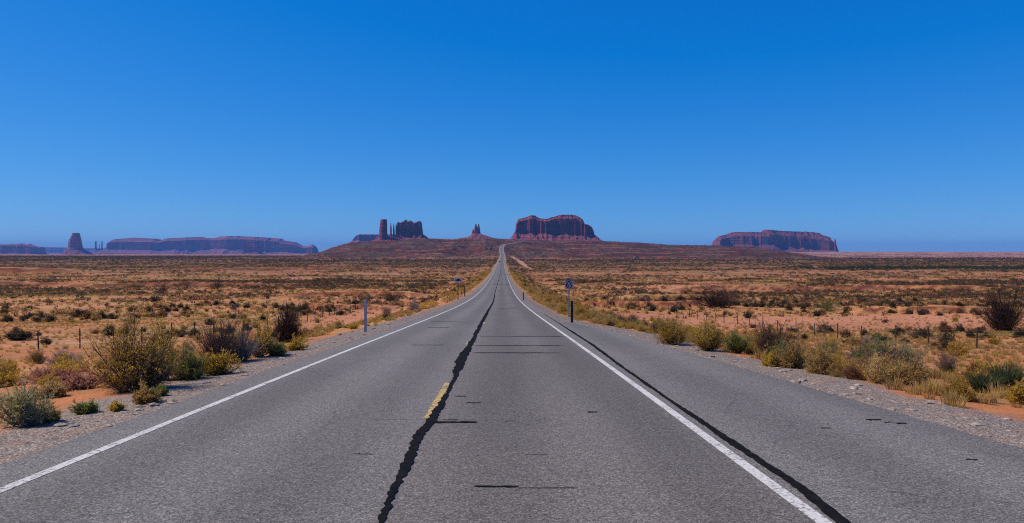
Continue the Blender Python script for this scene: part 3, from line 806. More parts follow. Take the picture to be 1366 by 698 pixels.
# ------------------------------------------------------------------ plants: shapes
def prisms(p0, p1, r0, r1, sides=3):
    n = len(p0); d = p1 - p0; L = np.linalg.norm(d, axis=1, keepdims=True) + 1e-9; d = d / L
    a = np.where(np.abs(d[:, 2:3]) < .9, np.array([[0, 0, 1.]]), np.array([[1., 0, 0]]))
    u = np.cross(d, a); u /= np.linalg.norm(u, axis=1, keepdims=True) + 1e-9; w = np.cross(d, u)
    vs = []
    for p, r in ((p0, r0), (p1, r1)):
        for k in range(sides):
            t = 2 * math.pi * k / sides
            vs.append(p + (u * math.cos(t) + w * math.sin(t)) * np.reshape(r, (-1, 1)))
    V = np.stack(vs, 1).reshape(-1, 3); b = np.arange(n)[:, None] * (2 * sides)
    Fc = [np.concatenate([b + k, b + (k + 1) % sides, b + sides + (k + 1) % sides, b + sides + k], 1) for k in range(sides)]
    return V, np.concatenate(Fc)

def leaves(c, size, rng, up=.3, aspect=2.2, dirs=None):
    n = len(c)
    d = rng.normal(size=(n, 3)); d[:, 2] = d[:, 2] * .6 + up
    if dirs is not None: d = d * .45 + dirs
    d /= np.linalg.norm(d, axis=1, keepdims=True)
    e = rng.normal(size=(n, 3)); e -= d * (e * d).sum(1, keepdims=True); e /= np.linalg.norm(e, axis=1, keepdims=True)
    s = np.reshape(size, (-1, 1)) * np.ones((n, 1))
    V = np.stack([c - e * s / aspect * .5, c + d * s * .5 - e * s / aspect * .1, c + d * s, c + e * s / aspect * .5 + d * s * .35], 1).reshape(-1, 3)
    return V, np.arange(n * 4).reshape(-1, 4)

def merge(parts):
    vs, fs, ms, b = [], [], [], 0
    for (V, Fc), m in parts:
        vs.append(V); fs.append(Fc + b); ms.append(np.full(len(Fc), m)); b += len(V)
    return np.concatenate(vs), np.concatenate(fs), np.concatenate(ms)

def shrub_geo(seed, w, h, stems=40, twigs=7, nleaf=5, leaf=.035, spread=1.25, upb=.35, r=.007, twl=.22, hollow=.25, flat=1.0):
    """returns (stem geometry, leaf geometry) of one shrub: stems fan from the root, twigs branch off, leaves sit on twigs"""
    rng = np.random.default_rng(seed)
    n = stems
    az = rng.uniform(0, 2 * math.pi, n); el = rng.uniform(0, 1, n) ** .7 * spread
    lobes = 1 + .26 * np.sin(az * 2 + seed) + .18 * np.sin(az * 5 + seed * 2)
    ext = rng.uniform(.55, 1.1, n) * lobes
    end = np.stack([np.sin(el) * np.cos(az) * w / 2 * 1.02, np.sin(el) * np.sin(az) * w / 2 * .95, np.cos(el) ** flat * h * .93 + .03], 1) * ext[:, None]
    base = rng.normal(size=(n, 3)) * [w * .05, w * .05, 0]
    mid = base + (end - base) * .5 + np.stack([np.zeros(n), np.zeros(n), -np.sin(el) * h * .10], 1) + rng.normal(size=(n, 3)) * w * .03
    r0 = r * rng.uniform(.8, 1.6, n)
    S = [prisms(base, mid, r0 * 1.3, r0)], [prisms(mid, end, r0, r0 * .4)]
    t = rng.uniform(hollow, 1, (n, twigs))
    P = np.where(t[..., None] < .5, base[:, None] + (mid - base)[:, None] * t[..., None] * 2, mid[:, None] + (end - mid)[:, None] * (t[..., None] * 2 - 1))
    dirn = (end - base); dirn = dirn / np.linalg.norm(dirn, axis=1, keepdims=True)
    td = dirn[:, None] * .8 + rng.normal(size=(n, twigs, 3)) * .55 + [0, 0, upb]
    td /= np.linalg.norm(td, axis=2, keepdims=True)
    tl = twl * min(w, h * 1.5) * rng.uniform(.5, 1.1, (n, twigs, 1))
    P = P.reshape(-1, 3); Q = P + (td * tl).reshape(-1, 3)
    Q[:, 2] = np.maximum(Q[:, 2], .02)
    stem = [(S[0][0], 0), (S[1][0], 0), (prisms(P, Q, np.full(len(P), r * .5), np.full(len(P), r * .22)), 0)]
    # second order twiglets
    k2 = 2
    P2 = P[:, None] + (Q - P)[:, None] * rng.uniform(.3, .9, (len(P), k2, 1))
    d2 = (Q - P)[:, None] * .5 + rng.normal(size=(len(P), k2, 3)) * tl.mean() * .35
    Q2 = P2 + d2; Q2[..., 2] = np.maximum(Q2[..., 2], .02)
    P2 = P2.reshape(-1, 3); Q2 = Q2.reshape(-1, 3)
    stem.append((prisms(P2, Q2, np.full(len(P2), r * .3), np.full(len(P2), r * .15)), 0))
    sv = merge(stem)
    if nleaf:
        A = np.concatenate([P, P2]); B = np.concatenate([Q, Q2])
        tt = rng.uniform(.15, 1.05, (len(A), nleaf, 1))
        C = (A[:, None] + (B - A)[:, None] * tt).reshape(-1, 3) + rng.normal(size=(len(A) * nleaf, 3)) * leaf * .3
        dr = np.repeat((B - A) / (np.linalg.norm(B - A, axis=1, keepdims=True) + 1e-9), nleaf, 0)
        lv = leaves(C, leaf * rng.uniform(.6, 1.3, len(C)), rng, dirs=dr)
    else: lv = None
    return sv, lv

def tuft_geo(seed, w, h, n=160, wid=.006, lean=.5):
    rng = np.random.default_rng(seed)
    az = rng.uniform(0, 2 * math.pi, n); rr = rng.uniform(0, 1, n) ** .6 * w * .28
    b = np.stack([np.cos(az) * rr, np.sin(az) * rr, np.zeros(n)], 1)
    hh = h * rng.uniform(.45, 1.05, n)
    az2 = az + rng.normal(size=n) * .6; ln = lean * rng.uniform(.1, 1, n)
    m = b + np.stack([np.cos(az2) * ln * hh * .35, np.sin(az2) * ln * hh * .35, hh * .6], 1)
    t = m + np.stack([np.cos(az2) * ln * hh * .55, np.sin(az2) * ln * hh * .55, hh * .4 * (1 - ln * .5)], 1)
    pa = rng.uniform(0, math.pi, n); p = np.stack([np.cos(pa), np.sin(pa), np.zeros(n)], 1) * wid
    V = np.stack([b - p, b + p, m + p * .8, m - p * .8, t + p * .15, t - p * .15], 1).reshape(-1, 3)
    k = np.arange(n)[:, None] * 6
    return V, np.concatenate([k + [0, 1, 2, 3], k + [3, 2, 4, 5]])

def shrub_parts(name, seed, w, h, leafmat, twigmat, **kw):
    """meshes (stem, foliage) for a shrub"""
    sv, lv = shrub_geo(seed, w, h, **kw)
    sm_ = mesh_np('stem', sv[0], [sv[1]], [twigmat])
    lm = mesh_np('foliage', lv[0], [lv[1]], [leafmat]) if lv is not None else None
    return sm_, lm

def hero(name, px, py, wpx, hpx, leafmat, twigmat, seed, label, cat='shrub', group=None, kind='shrub', depth_in=0, **kw):
    p = hit(px, py)
    D = p.y
    w, h = wpx / F * D, hpx / F * D
    r = empty(name, (p.x, p.y + w * .3, 0), random.Random(seed).uniform(0, 6))
    r.rotation_euler.z = 0
    r.location.z = float(terrain(np.array([r.location.x]), np.array([r.location.y]))[0]) - .03
    tag(r, label, cat, group)
    if kind == 'tuft':
        V, Fc = tuft_geo(seed, w, h, **kw)
        link('blades', mesh_np('blades', V, [Fc], [M[leafmat]]), r)
    else:
        a, b = shrub_parts(name, seed, w, h, M[leafmat] if leafmat else None, M[twigmat], **kw)
        link('stem', a, r)
        if b: link('foliage', b, r)
    OCC.append((r.location.x, r.location.y, w * .5))
    return r
OCC = []
U = dict(stems=60, twigs=8, nleaf=4, leaf=.05, spread=1.1, upb=.6, r=.008)
# left side
hero('sagebrush', 18, 572, 70, 50, 'pale', 'greytwig', 1, 'pale silvery sagebrush at the left edge beside the gravel', **dict(U, spread=1.25, leaf=.035, nleaf=7))
hero('rabbitbrush', 158, 527, 132, 84, 'olive', 'twig', 2, 'largest yellow-olive rabbitbrush standing beside the left gravel verge', **dict(U, stems=105, twigs=9, nleaf=3, spread=1.2, leaf=.045))
hero('rabbitbrush', 205, 510, 70, 72, 'olive', 'twig', 3, 'tall open rabbitbrush rising behind the largest yellow-olive one', **dict(U, nleaf=3))
hero('dead_shrub', 188, 520, 66, 50, None, 'twig', 4, 'bare brown twigs tangled between the two tall rabbitbrushes', stems=90, twigs=10, nleaf=0, spread=1.2, r=.008)
hero('green_shrub', 243, 508, 62, 36, 'sagegreen', 'twig', 5, 'bright green rounded shrub right of the tall rabbitbrushes', **dict(U, spread=1.3, leaf=.035, nleaf=8))
hero('dead_shrub', 285, 488, 74, 58, None, 'twig', 6, 'spiky brown leafless shrub behind the bright green rounded one', stems=110, twigs=10, nleaf=0, spread=1.15, r=.009)
hero('dead_shrub', 316, 484, 56, 42, None, 'greytwig', 7, 'grey bare twiggy shrub right of the spiky brown leafless one', stems=80, twigs=9, nleaf=0, spread=1.2, r=.008)
hero('rabbitbrush', 283, 502, 54, 28, 'olive', 'twig', 8, 'low yellow rabbitbrush touching the bright green rounded shrub', **dict(U, spread=1.3))
hero('rabbitbrush', 340, 478, 54, 42, 'olive', 'twig', 9, 'olive rabbitbrush right of the grey bare twiggy shrub', **dict(U, nleaf=4))
hero('dead_shrub', 378, 458, 58, 40, None, 'darktwig', 10, 'dark reddish bare shrub farthest along the left verge thicket', stems=100, twigs=9, nleaf=0, spread=1.25, r=.014)
hero('green_shrub', 366, 475, 32, 16, 'sagegreen', 'twig', 11, 'small green mound at the foot of the dark reddish bare shrub', **dict(U, spread=1.4))
hero('rabbitbrush', 392, 468, 30, 14, 'olive', 'twig', 12, 'low olive mound last in the left verge thicket', **dict(U, spread=1.4))
hero('green_shrub', 110, 553, 26, 15, 'sagegreen', 'twig', 13, 'small dark green tuft alone on sand before the largest rabbitbrush', **dict(U, spread=1.35, leaf=.03))
hero('green_shrub', 63, 564, 24, 13, 'olive', 'twig', 14, 'small olive tuft near the pale silvery sagebrush', **dict(U, spread=1.35, leaf=.03))
hero('green_shrub', 212, 529, 18, 10, 'sagegreen', 'twig', 15, 'tiny green tuft on the gravel edge below the bright green shrub', **dict(U, spread=1.35, leaf=.03))
hero('rabbitbrush', 152, 548, 18, 8, 'olive', 'twig', 16, 'tiny yellow tuft on the gravel edge below the largest rabbitbrush', **dict(U, spread=1.35, leaf=.03))
hero('tumbleweed', 76, 487, 52, 21, None, 'greytwig', 17, 'grey dried tumbleweed mound in front of the left fence', stems=120, twigs=9, nleaf=0, spread=1.45, r=.007)
hero('red_weed', 90, 522, 70, 20, 'purple', 'twig', 18, 'dusty red dried weed mat, the nearer of two on sand', 'weed', **dict(U, spread=1.5, leaf=.05))
hero('red_weed', 55, 512, 70, 18, 'purple', 'twig', 19, 'dusty red dried weed mat, the farther of two on sand', 'weed', **dict(U, spread=1.5, leaf=.05))
hero('rabbitbrush', 9, 500, 20, 14, 'olive', 'twig', 20, 'small yellow rabbitbrush by the first left fence post', **dict(U, spread=1.3))
hero('rabbitbrush', 62, 532, 36, 18, 'tan', 'twig', 21, 'tan feathery brush between red weeds and silvery sagebrush', **dict(U, spread=1.3))
hero('rabbitbrush', 190, 540, 34, 18, 'tan', 'twig', 22, 'tan dry brush at the gravel edge right of the largest rabbitbrush', **dict(U, spread=1.3))
for k, (x_, y_, w_, h_, t_, lab) in enumerate([(235, 388, 66, 17, 'darktwig', 'widest dark thicket on open sand beyond the left fence'), (212, 392, 30, 14, 'darktwig', 'dark thicket overlapping the widest one on its near side'),
        (286, 386, 26, 13, 'darktwig', 'dark shrub just right of the widest dark thicket'), (20, 455, 30, 12, 'darktwig', 'flat dark bush right beyond the left fence'),
        (100, 424, 36, 11, 'darktwig', 'long flat dark bush midway on the left sand'), (520, 402, 28, 13, 'twig', 'round brown bush on bare pink sand left of the road')]):
    hero('dark_bush', x_, y_, w_, h_, 'sage', t_, 300 + k, lab, 'bush', stems=60, twigs=8, nleaf=4, leaf=.13, spread=1.35, r=.02)
# right side
hero('rabbitbrush', 898, 461, 64, 34, 'olive', 'twig', 30, 'tall yellow-green rabbitbrush, first large one along the right gravel', **dict(U, leaf=.05))
hero('rabbitbrush', 950, 469, 60, 31, 'olive', 'twig', 31, 'second tall yellow-green rabbitbrush along the right gravel', **dict(U, leaf=.05))
hero('green_shrub', 985, 472, 36, 22, 'sagegreen', 'twig', 32, 'narrow green shrub beside the second tall rabbitbrush', **dict(U, spread=1.0))
hero('dead_shrub', 966, 412, 104, 26, None, 'darktwig', 33, 'wide dark brown leafless thicket on the pale wash at right', stems=170, twigs=9, nleaf=0, spread=1.2, r=.028, flat=.35)
hero('dead_shrub', 1036, 480, 56, 46, 'brown', 'twig', 34, 'tall reddish brown upright shrub by the right gravel', **dict(U, stems=110, nleaf=2, leaf=.04, spread=1.05))
hero('rabbitbrush', 1058, 492, 44, 28, 'tan', 'twig', 35, 'round tan bush in front of the reddish brown upright shrub', **dict(U, spread=1.35))
hero('rabbitbrush', 1103, 500, 46, 24, 'tan', 'twig', 36, 'round tan-olive bush second along the right gravel', **dict(U, spread=1.4))
hero('rabbitbrush', 1032, 489, 30, 14, 'olive', 'twig', 37, 'low olive bush at the gravel before the reddish brown shrub', **dict(U, spread=1.4))
hero('green_shrub', 1178, 492, 56, 34, 'sagegreen', 'greytwig', 38, 'bright green spreading shrub at right, the brightest green one', **dict(U, stems=90, spread=1.35, leaf=.07))
hero('green_shrub', 1216, 494, 48, 36, 'pale', 'greytwig', 39, 'pale green spreading shrub joined to the brightest green one', **dict(U, stems=80, spread=1.35, leaf=.06))
hero('green_shrub', 1110, 478, 40, 20, 'sagegreen', 'greytwig', 40, 'low green shrub behind the round tan-olive bush', **dict(U, spread=1.4))
hero('sagebrush', 1150, 486, 36, 20, 'sage', 'greytwig', 41, 'dull grey-green sagebrush left of the brightest green shrub', **dict(U, spread=1.35))
hero('rabbitbrush', 1224, 515, 42, 27, 'tan', 'twig', 42, 'round straw-coloured bush on sand below the pale green shrub', **dict(U, spread=1.35))
hero('rabbitbrush', 1288, 536, 46, 24, 'olive', 'twig', 43, 'yellow domed bush nearest the right gravel', **dict(U, stems=90, spread=1.4, leaf=.035))
hero('yucca', 1322, 526, 44, 34, 'dgreen', 'twig', 44, 'dark green spiky clump at right, the lower one', 'plant', kind='tuft', n=420, wid=.010, lean=.9)
hero('yucca', 1352, 524, 44, 44, 'dgreen', 'twig', 45, 'dark green spiky clump at the right edge, the taller one', 'plant', kind='tuft', n=480, wid=.010, lean=.8)
hero('dead_shrub', 1352, 444, 66, 54, None, 'darktwig', 46, 'large dark bare shrub at the right edge beyond the fence', stems=150, twigs=11, nleaf=0, spread=1.15, r=.022)
hero('green_shrub', 1108, 416, 38, 17, 'sagegreen', 'twig', 47, 'dark green rounded bush beyond the fence on the pale wash', **dict(U, spread=1.35, leaf=.12))
hero('sagebrush', 1268, 500, 34, 30, 'brown', 'greytwig', 48, 'greyish brown twiggy bush between straw bush and spiky clumps', **dict(U, nleaf=2))
hero('rabbitbrush', 1180, 508, 40, 14, 'straw', 'twig', 49, 'flat straw-coloured bush at the gravel below the brightest green shrub', **dict(U, spread=1.45))
hero('green_shrub', 1240, 452, 56, 14, 'sage', 'twig', 50, 'long low dark hedge-like bush beyond the right fence', 'bush', **dict(U, spread=1.5, leaf=.09))
hero('rabbitbrush', 1362, 540, 22, 24, 'olive', 'twig', 51, 'yellow bush cut by the right edge below the spiky clumps', **dict(U, spread=1.3))
hero('dead_shrub', 832, 436, 36, 16, 'brown', 'twig', 52, 'brown brush just right of the dark marker post', **dict(U, spread=1.4, nleaf=2))
hero('green_shrub', 752, 419, 16, 9, 'olive', 'twig', 53, 'small olive bush at the foot of the speed sign', **dict(U, spread=1.4))

# ------------------------------------------------------------------ plants: scattered individuals and masses
rng = np.random.default_rng(5)
def in_view(x, y, m=0.06):
    px = x / np.maximum(y, 1)
    return (px > -.669 - m) & (px < .697 + m)

def scatter(n, y0, y1, seed, power=1.0, edge=2.4, keep=None, xmarg=.42):
    n = int(n * 1.38)
    """random points on the ground in the wedge the road looks down, thinned by KEEP"""
    g = np.random.default_rng(seed)
    u = g.uniform(0, 1, n)
    y = (y0 ** (power + 1) + u * (y1 ** (power + 1) - y0 ** (power + 1))) ** (1 / (power + 1))
    lo, hi = -.669 - xmarg, .697 + xmarg
    x = g.uniform(lo, hi, n) * y
    z, ridge, mk, o = terrain(x, y, True)
    tx = np.interp(y, TRK[1], TRK[0]); onr = (y > TRK[1][0]) & (y < TRK[1][-1]) & (np.abs(x - tx) < np.interp(y, TRK[1], TRK[2]) * .62)
    ok = (o > edge) & (mk < .2) & ~onr & (g.uniform(0, 1, n) > wash(x, y) * .82)
    if keep is not None: ok &= g.uniform(0, 1, n) < keep(x, y, ridge)
    return x[ok], y[ok], z[ok], g

def patch(x, y):
    """clumping of the desert scrub"""
    a = fbm(x / 16, y / 22, 91, 4); b = fbm(x / 90, y / 55, 95, 3)
    return np.clip(.36 + 1.6 * a + 1.2 * b, 0.0, 1)

def blocked(x, y, m=1.0):
    b = np.zeros(len(x), bool)
    for ox, oy, r in OCC: b |= (x - ox) ** 2 + (y - oy) ** 2 < (r * m) ** 2
    return b

# prototypes (built once, hidden in no collection; copies share their meshes)
def proto(name, specs):
    out = []
    for sd_, w, h, leafm, twigm, kw in specs:
        sv, lv = shrub_geo(sd_, w, h, **kw)
        if lv is not None:
            V, Fc, mi = merge([((sv[0], sv[1]), 0), (lv, 1)])
            me = mesh_np(name, V, [Fc], [M[twigm], M[leafm]], mi)
        else: me = mesh_np(name, sv[0], [sv[1]], [M[twigm]])
        out.append(me)
    return out
PS = proto('sagebrush', [(400 + k, 1.0, .62, ['sage', 'sage', 'brown', 'sage'][k % 4], 'darktwig', dict(stems=34, twigs=6, nleaf=5, leaf=.085, spread=1.35, r=.008)) for k in range(8)])
PR = proto('rabbitbrush', [(430 + k, 1.0, .66, ['olive', 'tan', 'olive', 'straw', 'tan'][k % 5], 'twig', dict(stems=34, twigs=6, nleaf=5, leaf=.07, spread=1.25, upb=.6, r=.007)) for k in range(8)])
PD = proto('dead_shrub', [(460 + k, 1.0, .7, None, ['darktwig', 'greytwig', 'twig'][k % 3], dict(stems=46, twigs=8, nleaf=0, spread=1.25, r=.012)) for k in range(6)])

PB = proto('verge_bush', [(480 + k, 1.1, .6, ['straw', 'olive', 'tan', 'brown', 'straw', 'olive', 'tan', 'sagegreen'][k], 'twig', dict(stems=36, twigs=6, nleaf=4, leaf=.07, spread=1.3, upb=.8, r=.006)) for k in range(8)])

def zone(x, y):
    side = 'left' if x < -1 else 'right'
    fx = -29 if x < 0 else 31
    if abs(x) < abs(fx): 
        return side, ('near' if y < 60 else 'far')
    return side, ('beyond' if y < 150 else 'plain')
ZT = {'near': 'between the road and the {s} fence near the camera', 'far': 'on the road verge inside the {s} fence farther down', 'beyond': 'on sand just beyond the {s} fence', 'plain': 'out on the plain to the {s} of the road'}
ZT['near'] = 'inside the {s} fence near the camera'
ZT['far'] = 'inside the {s} fence farther down'
def place(protos, x, y, z, size, name, what, cat, grp, g):
    for i in range(len(x)):
        k = int(g.integers(len(protos)))
        o_ = bpy.data.objects.new(name, protos[k]); COL.objects.link(o_)
        s = float(size[i])
        o_.location = (x[i], y[i], z[i] - .04 * s); o_.rotation_euler = (0, 0, float(g.uniform(0, 6.28)))
        o_.scale = (s * float(g.uniform(.85, 1.25)), s, s * float(g.uniform(.7, 1.1)))
        side, zn = zone(x[i], y[i])
        colour = protos[k].materials[-1].name
        desc = {'sagebrush_leaf': 'dark', 'green_shrub_leaf': 'dull green', 'rabbitbrush_leaf': 'olive', 'tan_brush': 'tan', 'dry_grass': 'straw-coloured', 'brown_brush': 'brown', 'dark_twig': 'dark bare', 'grey_twig': 'grey bare', 'twig_bark': 'brown bare'}[colour]
        tag(o_, f'{desc} {what} ' + ZT[zn].format(s=side), cat, f'{desc} {grp} {side} {zn}')

def pick(x, y, z, size, n):
    order = np.argsort(-size / y)
    a, b = order[:n], order[n:]
    return (x[a], y[a], z[a], size[a]), (x[b], y[b], z[b], size[b])

def verge(x, y):
    return np.where((np.abs(x) < 27), 1.0, 0)

# dark sagebrush
x, y, z, g = scatter(60000, 14, 420, 21, keep=lambda x, y, r: np.where(verge(x, y) > 0, .25, 1) * patch(x, y) * np.interp(y, [14, 60, 150, 300, 420], [.03, .12, .26, .5, .75]))
s = g.uniform(.45, 1.5, len(x)) * np.interp(y, [0, 60, 150, 400], [.65, .9, 1.25, 1.45]); ok = ~blocked(x, y, 1.2); x, y, z, s = x[ok], y[ok], z[ok], s[ok]
vis = in_view(x, y); near, rest = pick(x[vis], y[vis], z[vis], s[vis], 290)
place(PS, *near, 'sagebrush', 'sagebrush clump', 'sagebrush', 'sagebrush', g)
sage_rest = tuple(np.concatenate([a, b]) for a, b in zip(rest, (x[~vis], y[~vis], z[~vis], s[~vis])))
# rabbitbrush and dry brush
x, y, z, g = scatter(30000, 14, 330, 22, keep=lambda x, y, r: np.clip(patch(x + 400, y), .15, 1) * np.where(verge(x, y) > 0, np.where(x > 0, 1.6, .6), .35) * np.interp(y, [14, 22, 60, 150, 330], [.10, .34, .36, .26, .12]))
s = g.uniform(.4, 1.15, len(x)) * np.interp(y, [0, 60, 300], [.8, 1, 1.2]); ok = ~blocked(x, y, 1.1); x, y, z, s = x[ok], y[ok], z[ok], s[ok]
vis = in_view(x, y); near, rest = pick(x[vis], y[vis], z[vis], s[vis], 250)
place(PR, *near, 'rabbitbrush', 'rabbitbrush', 'rabbitbrush', 'rabbitbrush', g)
rab_rest = tuple(np.concatenate([a, b]) for a, b in zip(rest, (x[~vis], y[~vis], z[~vis], s[~vis])))
# bare twiggy shrubs
x, y, z, g = scatter(2600, 22, 260, 23, keep=lambda x, y, r: .10 * np.ones_like(x))
s = g.uniform(.5, 1.5, len(x)); ok = ~blocked(x, y, 1.1) & in_view(x, y); near, _ = pick(x[ok], y[ok], z[ok], s[ok], 110)
place(PD, *near, 'dead_shrub', 'twiggy shrub', 'shrub', 'shrubs', g)

for sgn, n_, sd_ in ((1, 165, 31), (-1, 50, 32)):
    g = np.random.default_rng(sd_)
    y = g.uniform(15, 75, n_); o_ = 1.7 + g.gamma(1.5, 1.4, n_)
    x = road_x(y) + np.where(sgn > 0, pave_r(y) + o_, pave_l(y) - o_); z = terrain(x, y)
    s = g.uniform(.35, .95, n_) * (1 if sgn > 0 else .6); ok = ~blocked(x, y, .6) & ~((x > 11.5) & (y < 24))
    place(PB, x[ok], y[ok], z[ok], s[ok], 'verge_bush', 'bush at the gravel edge', 'bush', 'verge bushes', g)

def low_proto(seed, n, size):
    g = np.random.default_rng(seed)
    az = g.uniform(0, 6.283, n); el = np.arccos(g.uniform(.05, 1, n)); r = g.uniform(.6, 1.0, n)
    lob = 1 + .25 * np.sin(az * 3 + seed)
    C = np.stack([np.sin(el) * np.cos(az) * .5 * lob, np.sin(el) * np.sin(az) * .5, np.cos(el) * .52 + .02], 1) * r[:, None]
    return leaves(C, size * g.uniform(.6, 1.3, n), g, up=.2, aspect=1.5)
def mass(name, pts, protos, mats, label, cat, seed):
    """one object made of every remaining clump; colour index by clump"""
    x, y, z, s = pts
    g = np.random.default_rng(seed)
    kind = g.integers(len(protos), size=len(x)); mi = g.integers(len(mats), size=len(x))
    Vs, Fs, Ms, b = [], [], [], 0
    for k, (V, Fc) in enumerate(protos):
        q = np.where(kind == k)[0]
        if not len(q): continue
        a = g.uniform(0, 6.283, len(q)); ca, sa = np.cos(a), np.sin(a)
        sx_, sz_ = s[q] * g.uniform(.9, 1.4, len(q)), s[q] * g.uniform(.75, 1.15, len(q))
        W = np.empty((len(q), len(V), 3), np.float32)
        W[..., 0] = (V[None, :, 0] * ca[:, None] - V[None, :, 1] * sa[:, None]) * sx_[:, None] + x[q][:, None]
        W[..., 1] = (V[None, :, 0] * sa[:, None] + V[None, :, 1] * ca[:, None]) * s[q][:, None] + y[q][:, None]
        W[..., 2] = V[None, :, 2] * sz_[:, None] + z[q][:, None] - .03
        Vs.append(W.reshape(-1, 3)); Fs.append((Fc[None] + (np.arange(len(q)) * len(V))[:, None, None]).reshape(-1, Fc.shape[1]) + b)
        Ms.append(np.repeat(mi[q], len(Fc))); b += len(q) * len(V)
    me = mesh_np(name, np.concatenate(Vs), [np.concatenate(Fs)], [M[m] for m in mats], np.concatenate(Ms))
    return tag(link(name, me), label, cat, kind='stuff')

LP = [low_proto(500 + k, 70, .20) for k in range(5)]
LM = [low_proto(520 + k, 26, .34) for k in range(5)]
LF = [low_proto(540 + k, 9, .60) for k in range(5)]
mass('sagebrush_scrub', sage_rest, LP, ['sage', 'sage', 'sage', 'brown'], 'dark low sagebrush spread over the middle of the sandy plain', 'scrub', 1)
mass('rabbitbrush_scrub', rab_rest, LP, ['olive', 'tan', 'straw'], 'yellowish dry brush dotted over the middle of the sandy plain', 'scrub', 2)
# middle distance
def keep_mid(x, y, r): return np.clip(patch(x, y) * 1.15, .05, 1) * (1 - r) * np.interp(y, [400, 560, 760, 1500], [.5, .6, .95, 1.0])
x, y, z, g = scatter(75000, 400, 1100, 24, keep=keep_mid, edge=2.6)
s = g.uniform(.7, 2.0, len(x)) * np.interp(y, [400, 1100], [1.2, 1.6])
mass('distant_scrub', (x, y, z, s), LM, ['sage', 'sage', 'sage', 'brown', 'tan'], 'dark scrub covering the distant plain', 'scrub', 3)
x, y, z, g = scatter(110000, 1100, 2900, 25, keep=lambda x, y, r: np.clip(.35 + patch(x / 3, y / 3), .2, 1) * (1 - .62 * r) * (1 - .9 * sm(340, 400, x / y * 1000) * sm(1700, 2000, y)), edge=2.5)
s = g.uniform(1.2, 3.4, len(x))
mass('far_scrub', (x, y, z, s), LF, ['sage', 'sage', 'sage', 'brown'], 'dense dark scrub belt at the far edge of the plain', 'scrub', 4)
# belt of trees at right
g = np.random.default_rng(77); n = 900
x = g.uniform(290, 700, n); y = 715 + (x - 290) * -.10 + g.normal(size=n) * 22 + 25 * fbm(x / 60, x * 0, 4, 3); z = terrain(x, y)
s = g.uniform(2.5, 6.2, n)
mass('tree_belt', (x, y, z, s), [low_proto(560 + k, 150, .16) for k in range(4)], ['dgreen', 'sage'], 'dark belt of low trees across the right side of the plain', 'trees', 5)
# grass
def tuft_protos(seed, n, w=.5, h=.42, wid=.012):
    return [tuft_geo(seed + k, w, h, n, wid, .7) for k in range(5)]
def band(x, y, a, b): return ((x > a) & (x < b))
x, y, z, g = scatter(80000, 12, 120, 26, edge=1.5, keep=lambda x, y, r: np.where(x > 0, np.where(x < 14 + y * .08, 1.0, .40), .20) * np.clip(.3 + 1.3 * patch(x * 3, y * 3), 0, 1) * np.interp(y, [8, 18, 40, 120], [.14, .4, .7, 1.0]))
s = g.uniform(.3, .9, len(x))
mass('dry_grass', (x, y, z, s), tuft_protos(600, 85, wid=.006), ['straw', 'straw', 'tan', 'tan'], 'dry yellow grass tufts on both road verges', 'grass', 6)
x, y, z, g = scatter(70000, 120, 520, 27, edge=2.5, keep=lambda x, y, r: np.clip(.2 + patch(x + 90, y + 300), 0, 1) * .8)
s = g.uniform(.6, 1.7, len(x))
mass('dry_grass', (x, y, z, s), [tuft_geo(620 + k, .9, .45, 16, .05, .8) for k in range(4)], ['straw', 'tan', 'tan', 'brown'], 'dry grass patches among scrub farther out on the plain', 'grass', 7)
# verge weeds hugging the asphalt far down both sides
g = np.random.default_rng(88); n = 1500
y = g.uniform(28, 520, n) ** 1.0; sgn = np.where(g.uniform(size=n) < .55, -1, 1)
o_ = g.gamma(1.6, 1.6, n) + 1.6
x = road_x(y) + np.where(sgn < 0, pave_l(y) - o_, pave_r(y) + o_)
z = terrain(x, y); s = g.uniform(.3, .85, n) * np.interp(y, [28, 500], [.8, 1.8])
mass('verge_weeds', (x, y, z, s), LP[:3], ['olive', 'olive', 'tan', 'straw'], 'olive weeds lining the gravel edges down the road', 'weeds', 8)

# ------------------------------------------------------------------ stones
def stone_proto(seed):
    import bmesh
    bm = bmesh.new(); bmesh.ops.create_icosphere(bm, subdivisions=1, radius=.5)
    r = random.Random(seed)
    for v in bm.verts: v.co *= r.uniform(.65, 1.15); v.co.z *= .6
    V = np.array([v.co[:] for v in bm.verts]); V[:, 2] += .18; Fc = np.array([[v.index for v in f.verts] for f in bm.faces]); bm.free()
    return V, Fc
SP = [stone_proto(k) for k in range(6)]
g = np.random.default_rng(99); n = 42000
y = 4 + 50 * g.uniform(size=n) ** 1.7; sgn = np.where(g.uniform(size=n) < .55, -1, 1)
o_ = np.abs(g.normal(size=n)) * .85 + .04
x = road_x(y) + np.where(sgn < 0, pave_l(y) - o_, pave_r(y) + o_)
z = terrain(x, y); s = (g.gamma(2.0, .010, n) + .012) * np.where(g.uniform(size=n) < .07, 2.3, 1)
mass('gravel', (x, y, z, s), SP, ['stone'], 'loose grey gravel along both asphalt edges', 'gravel', 9)
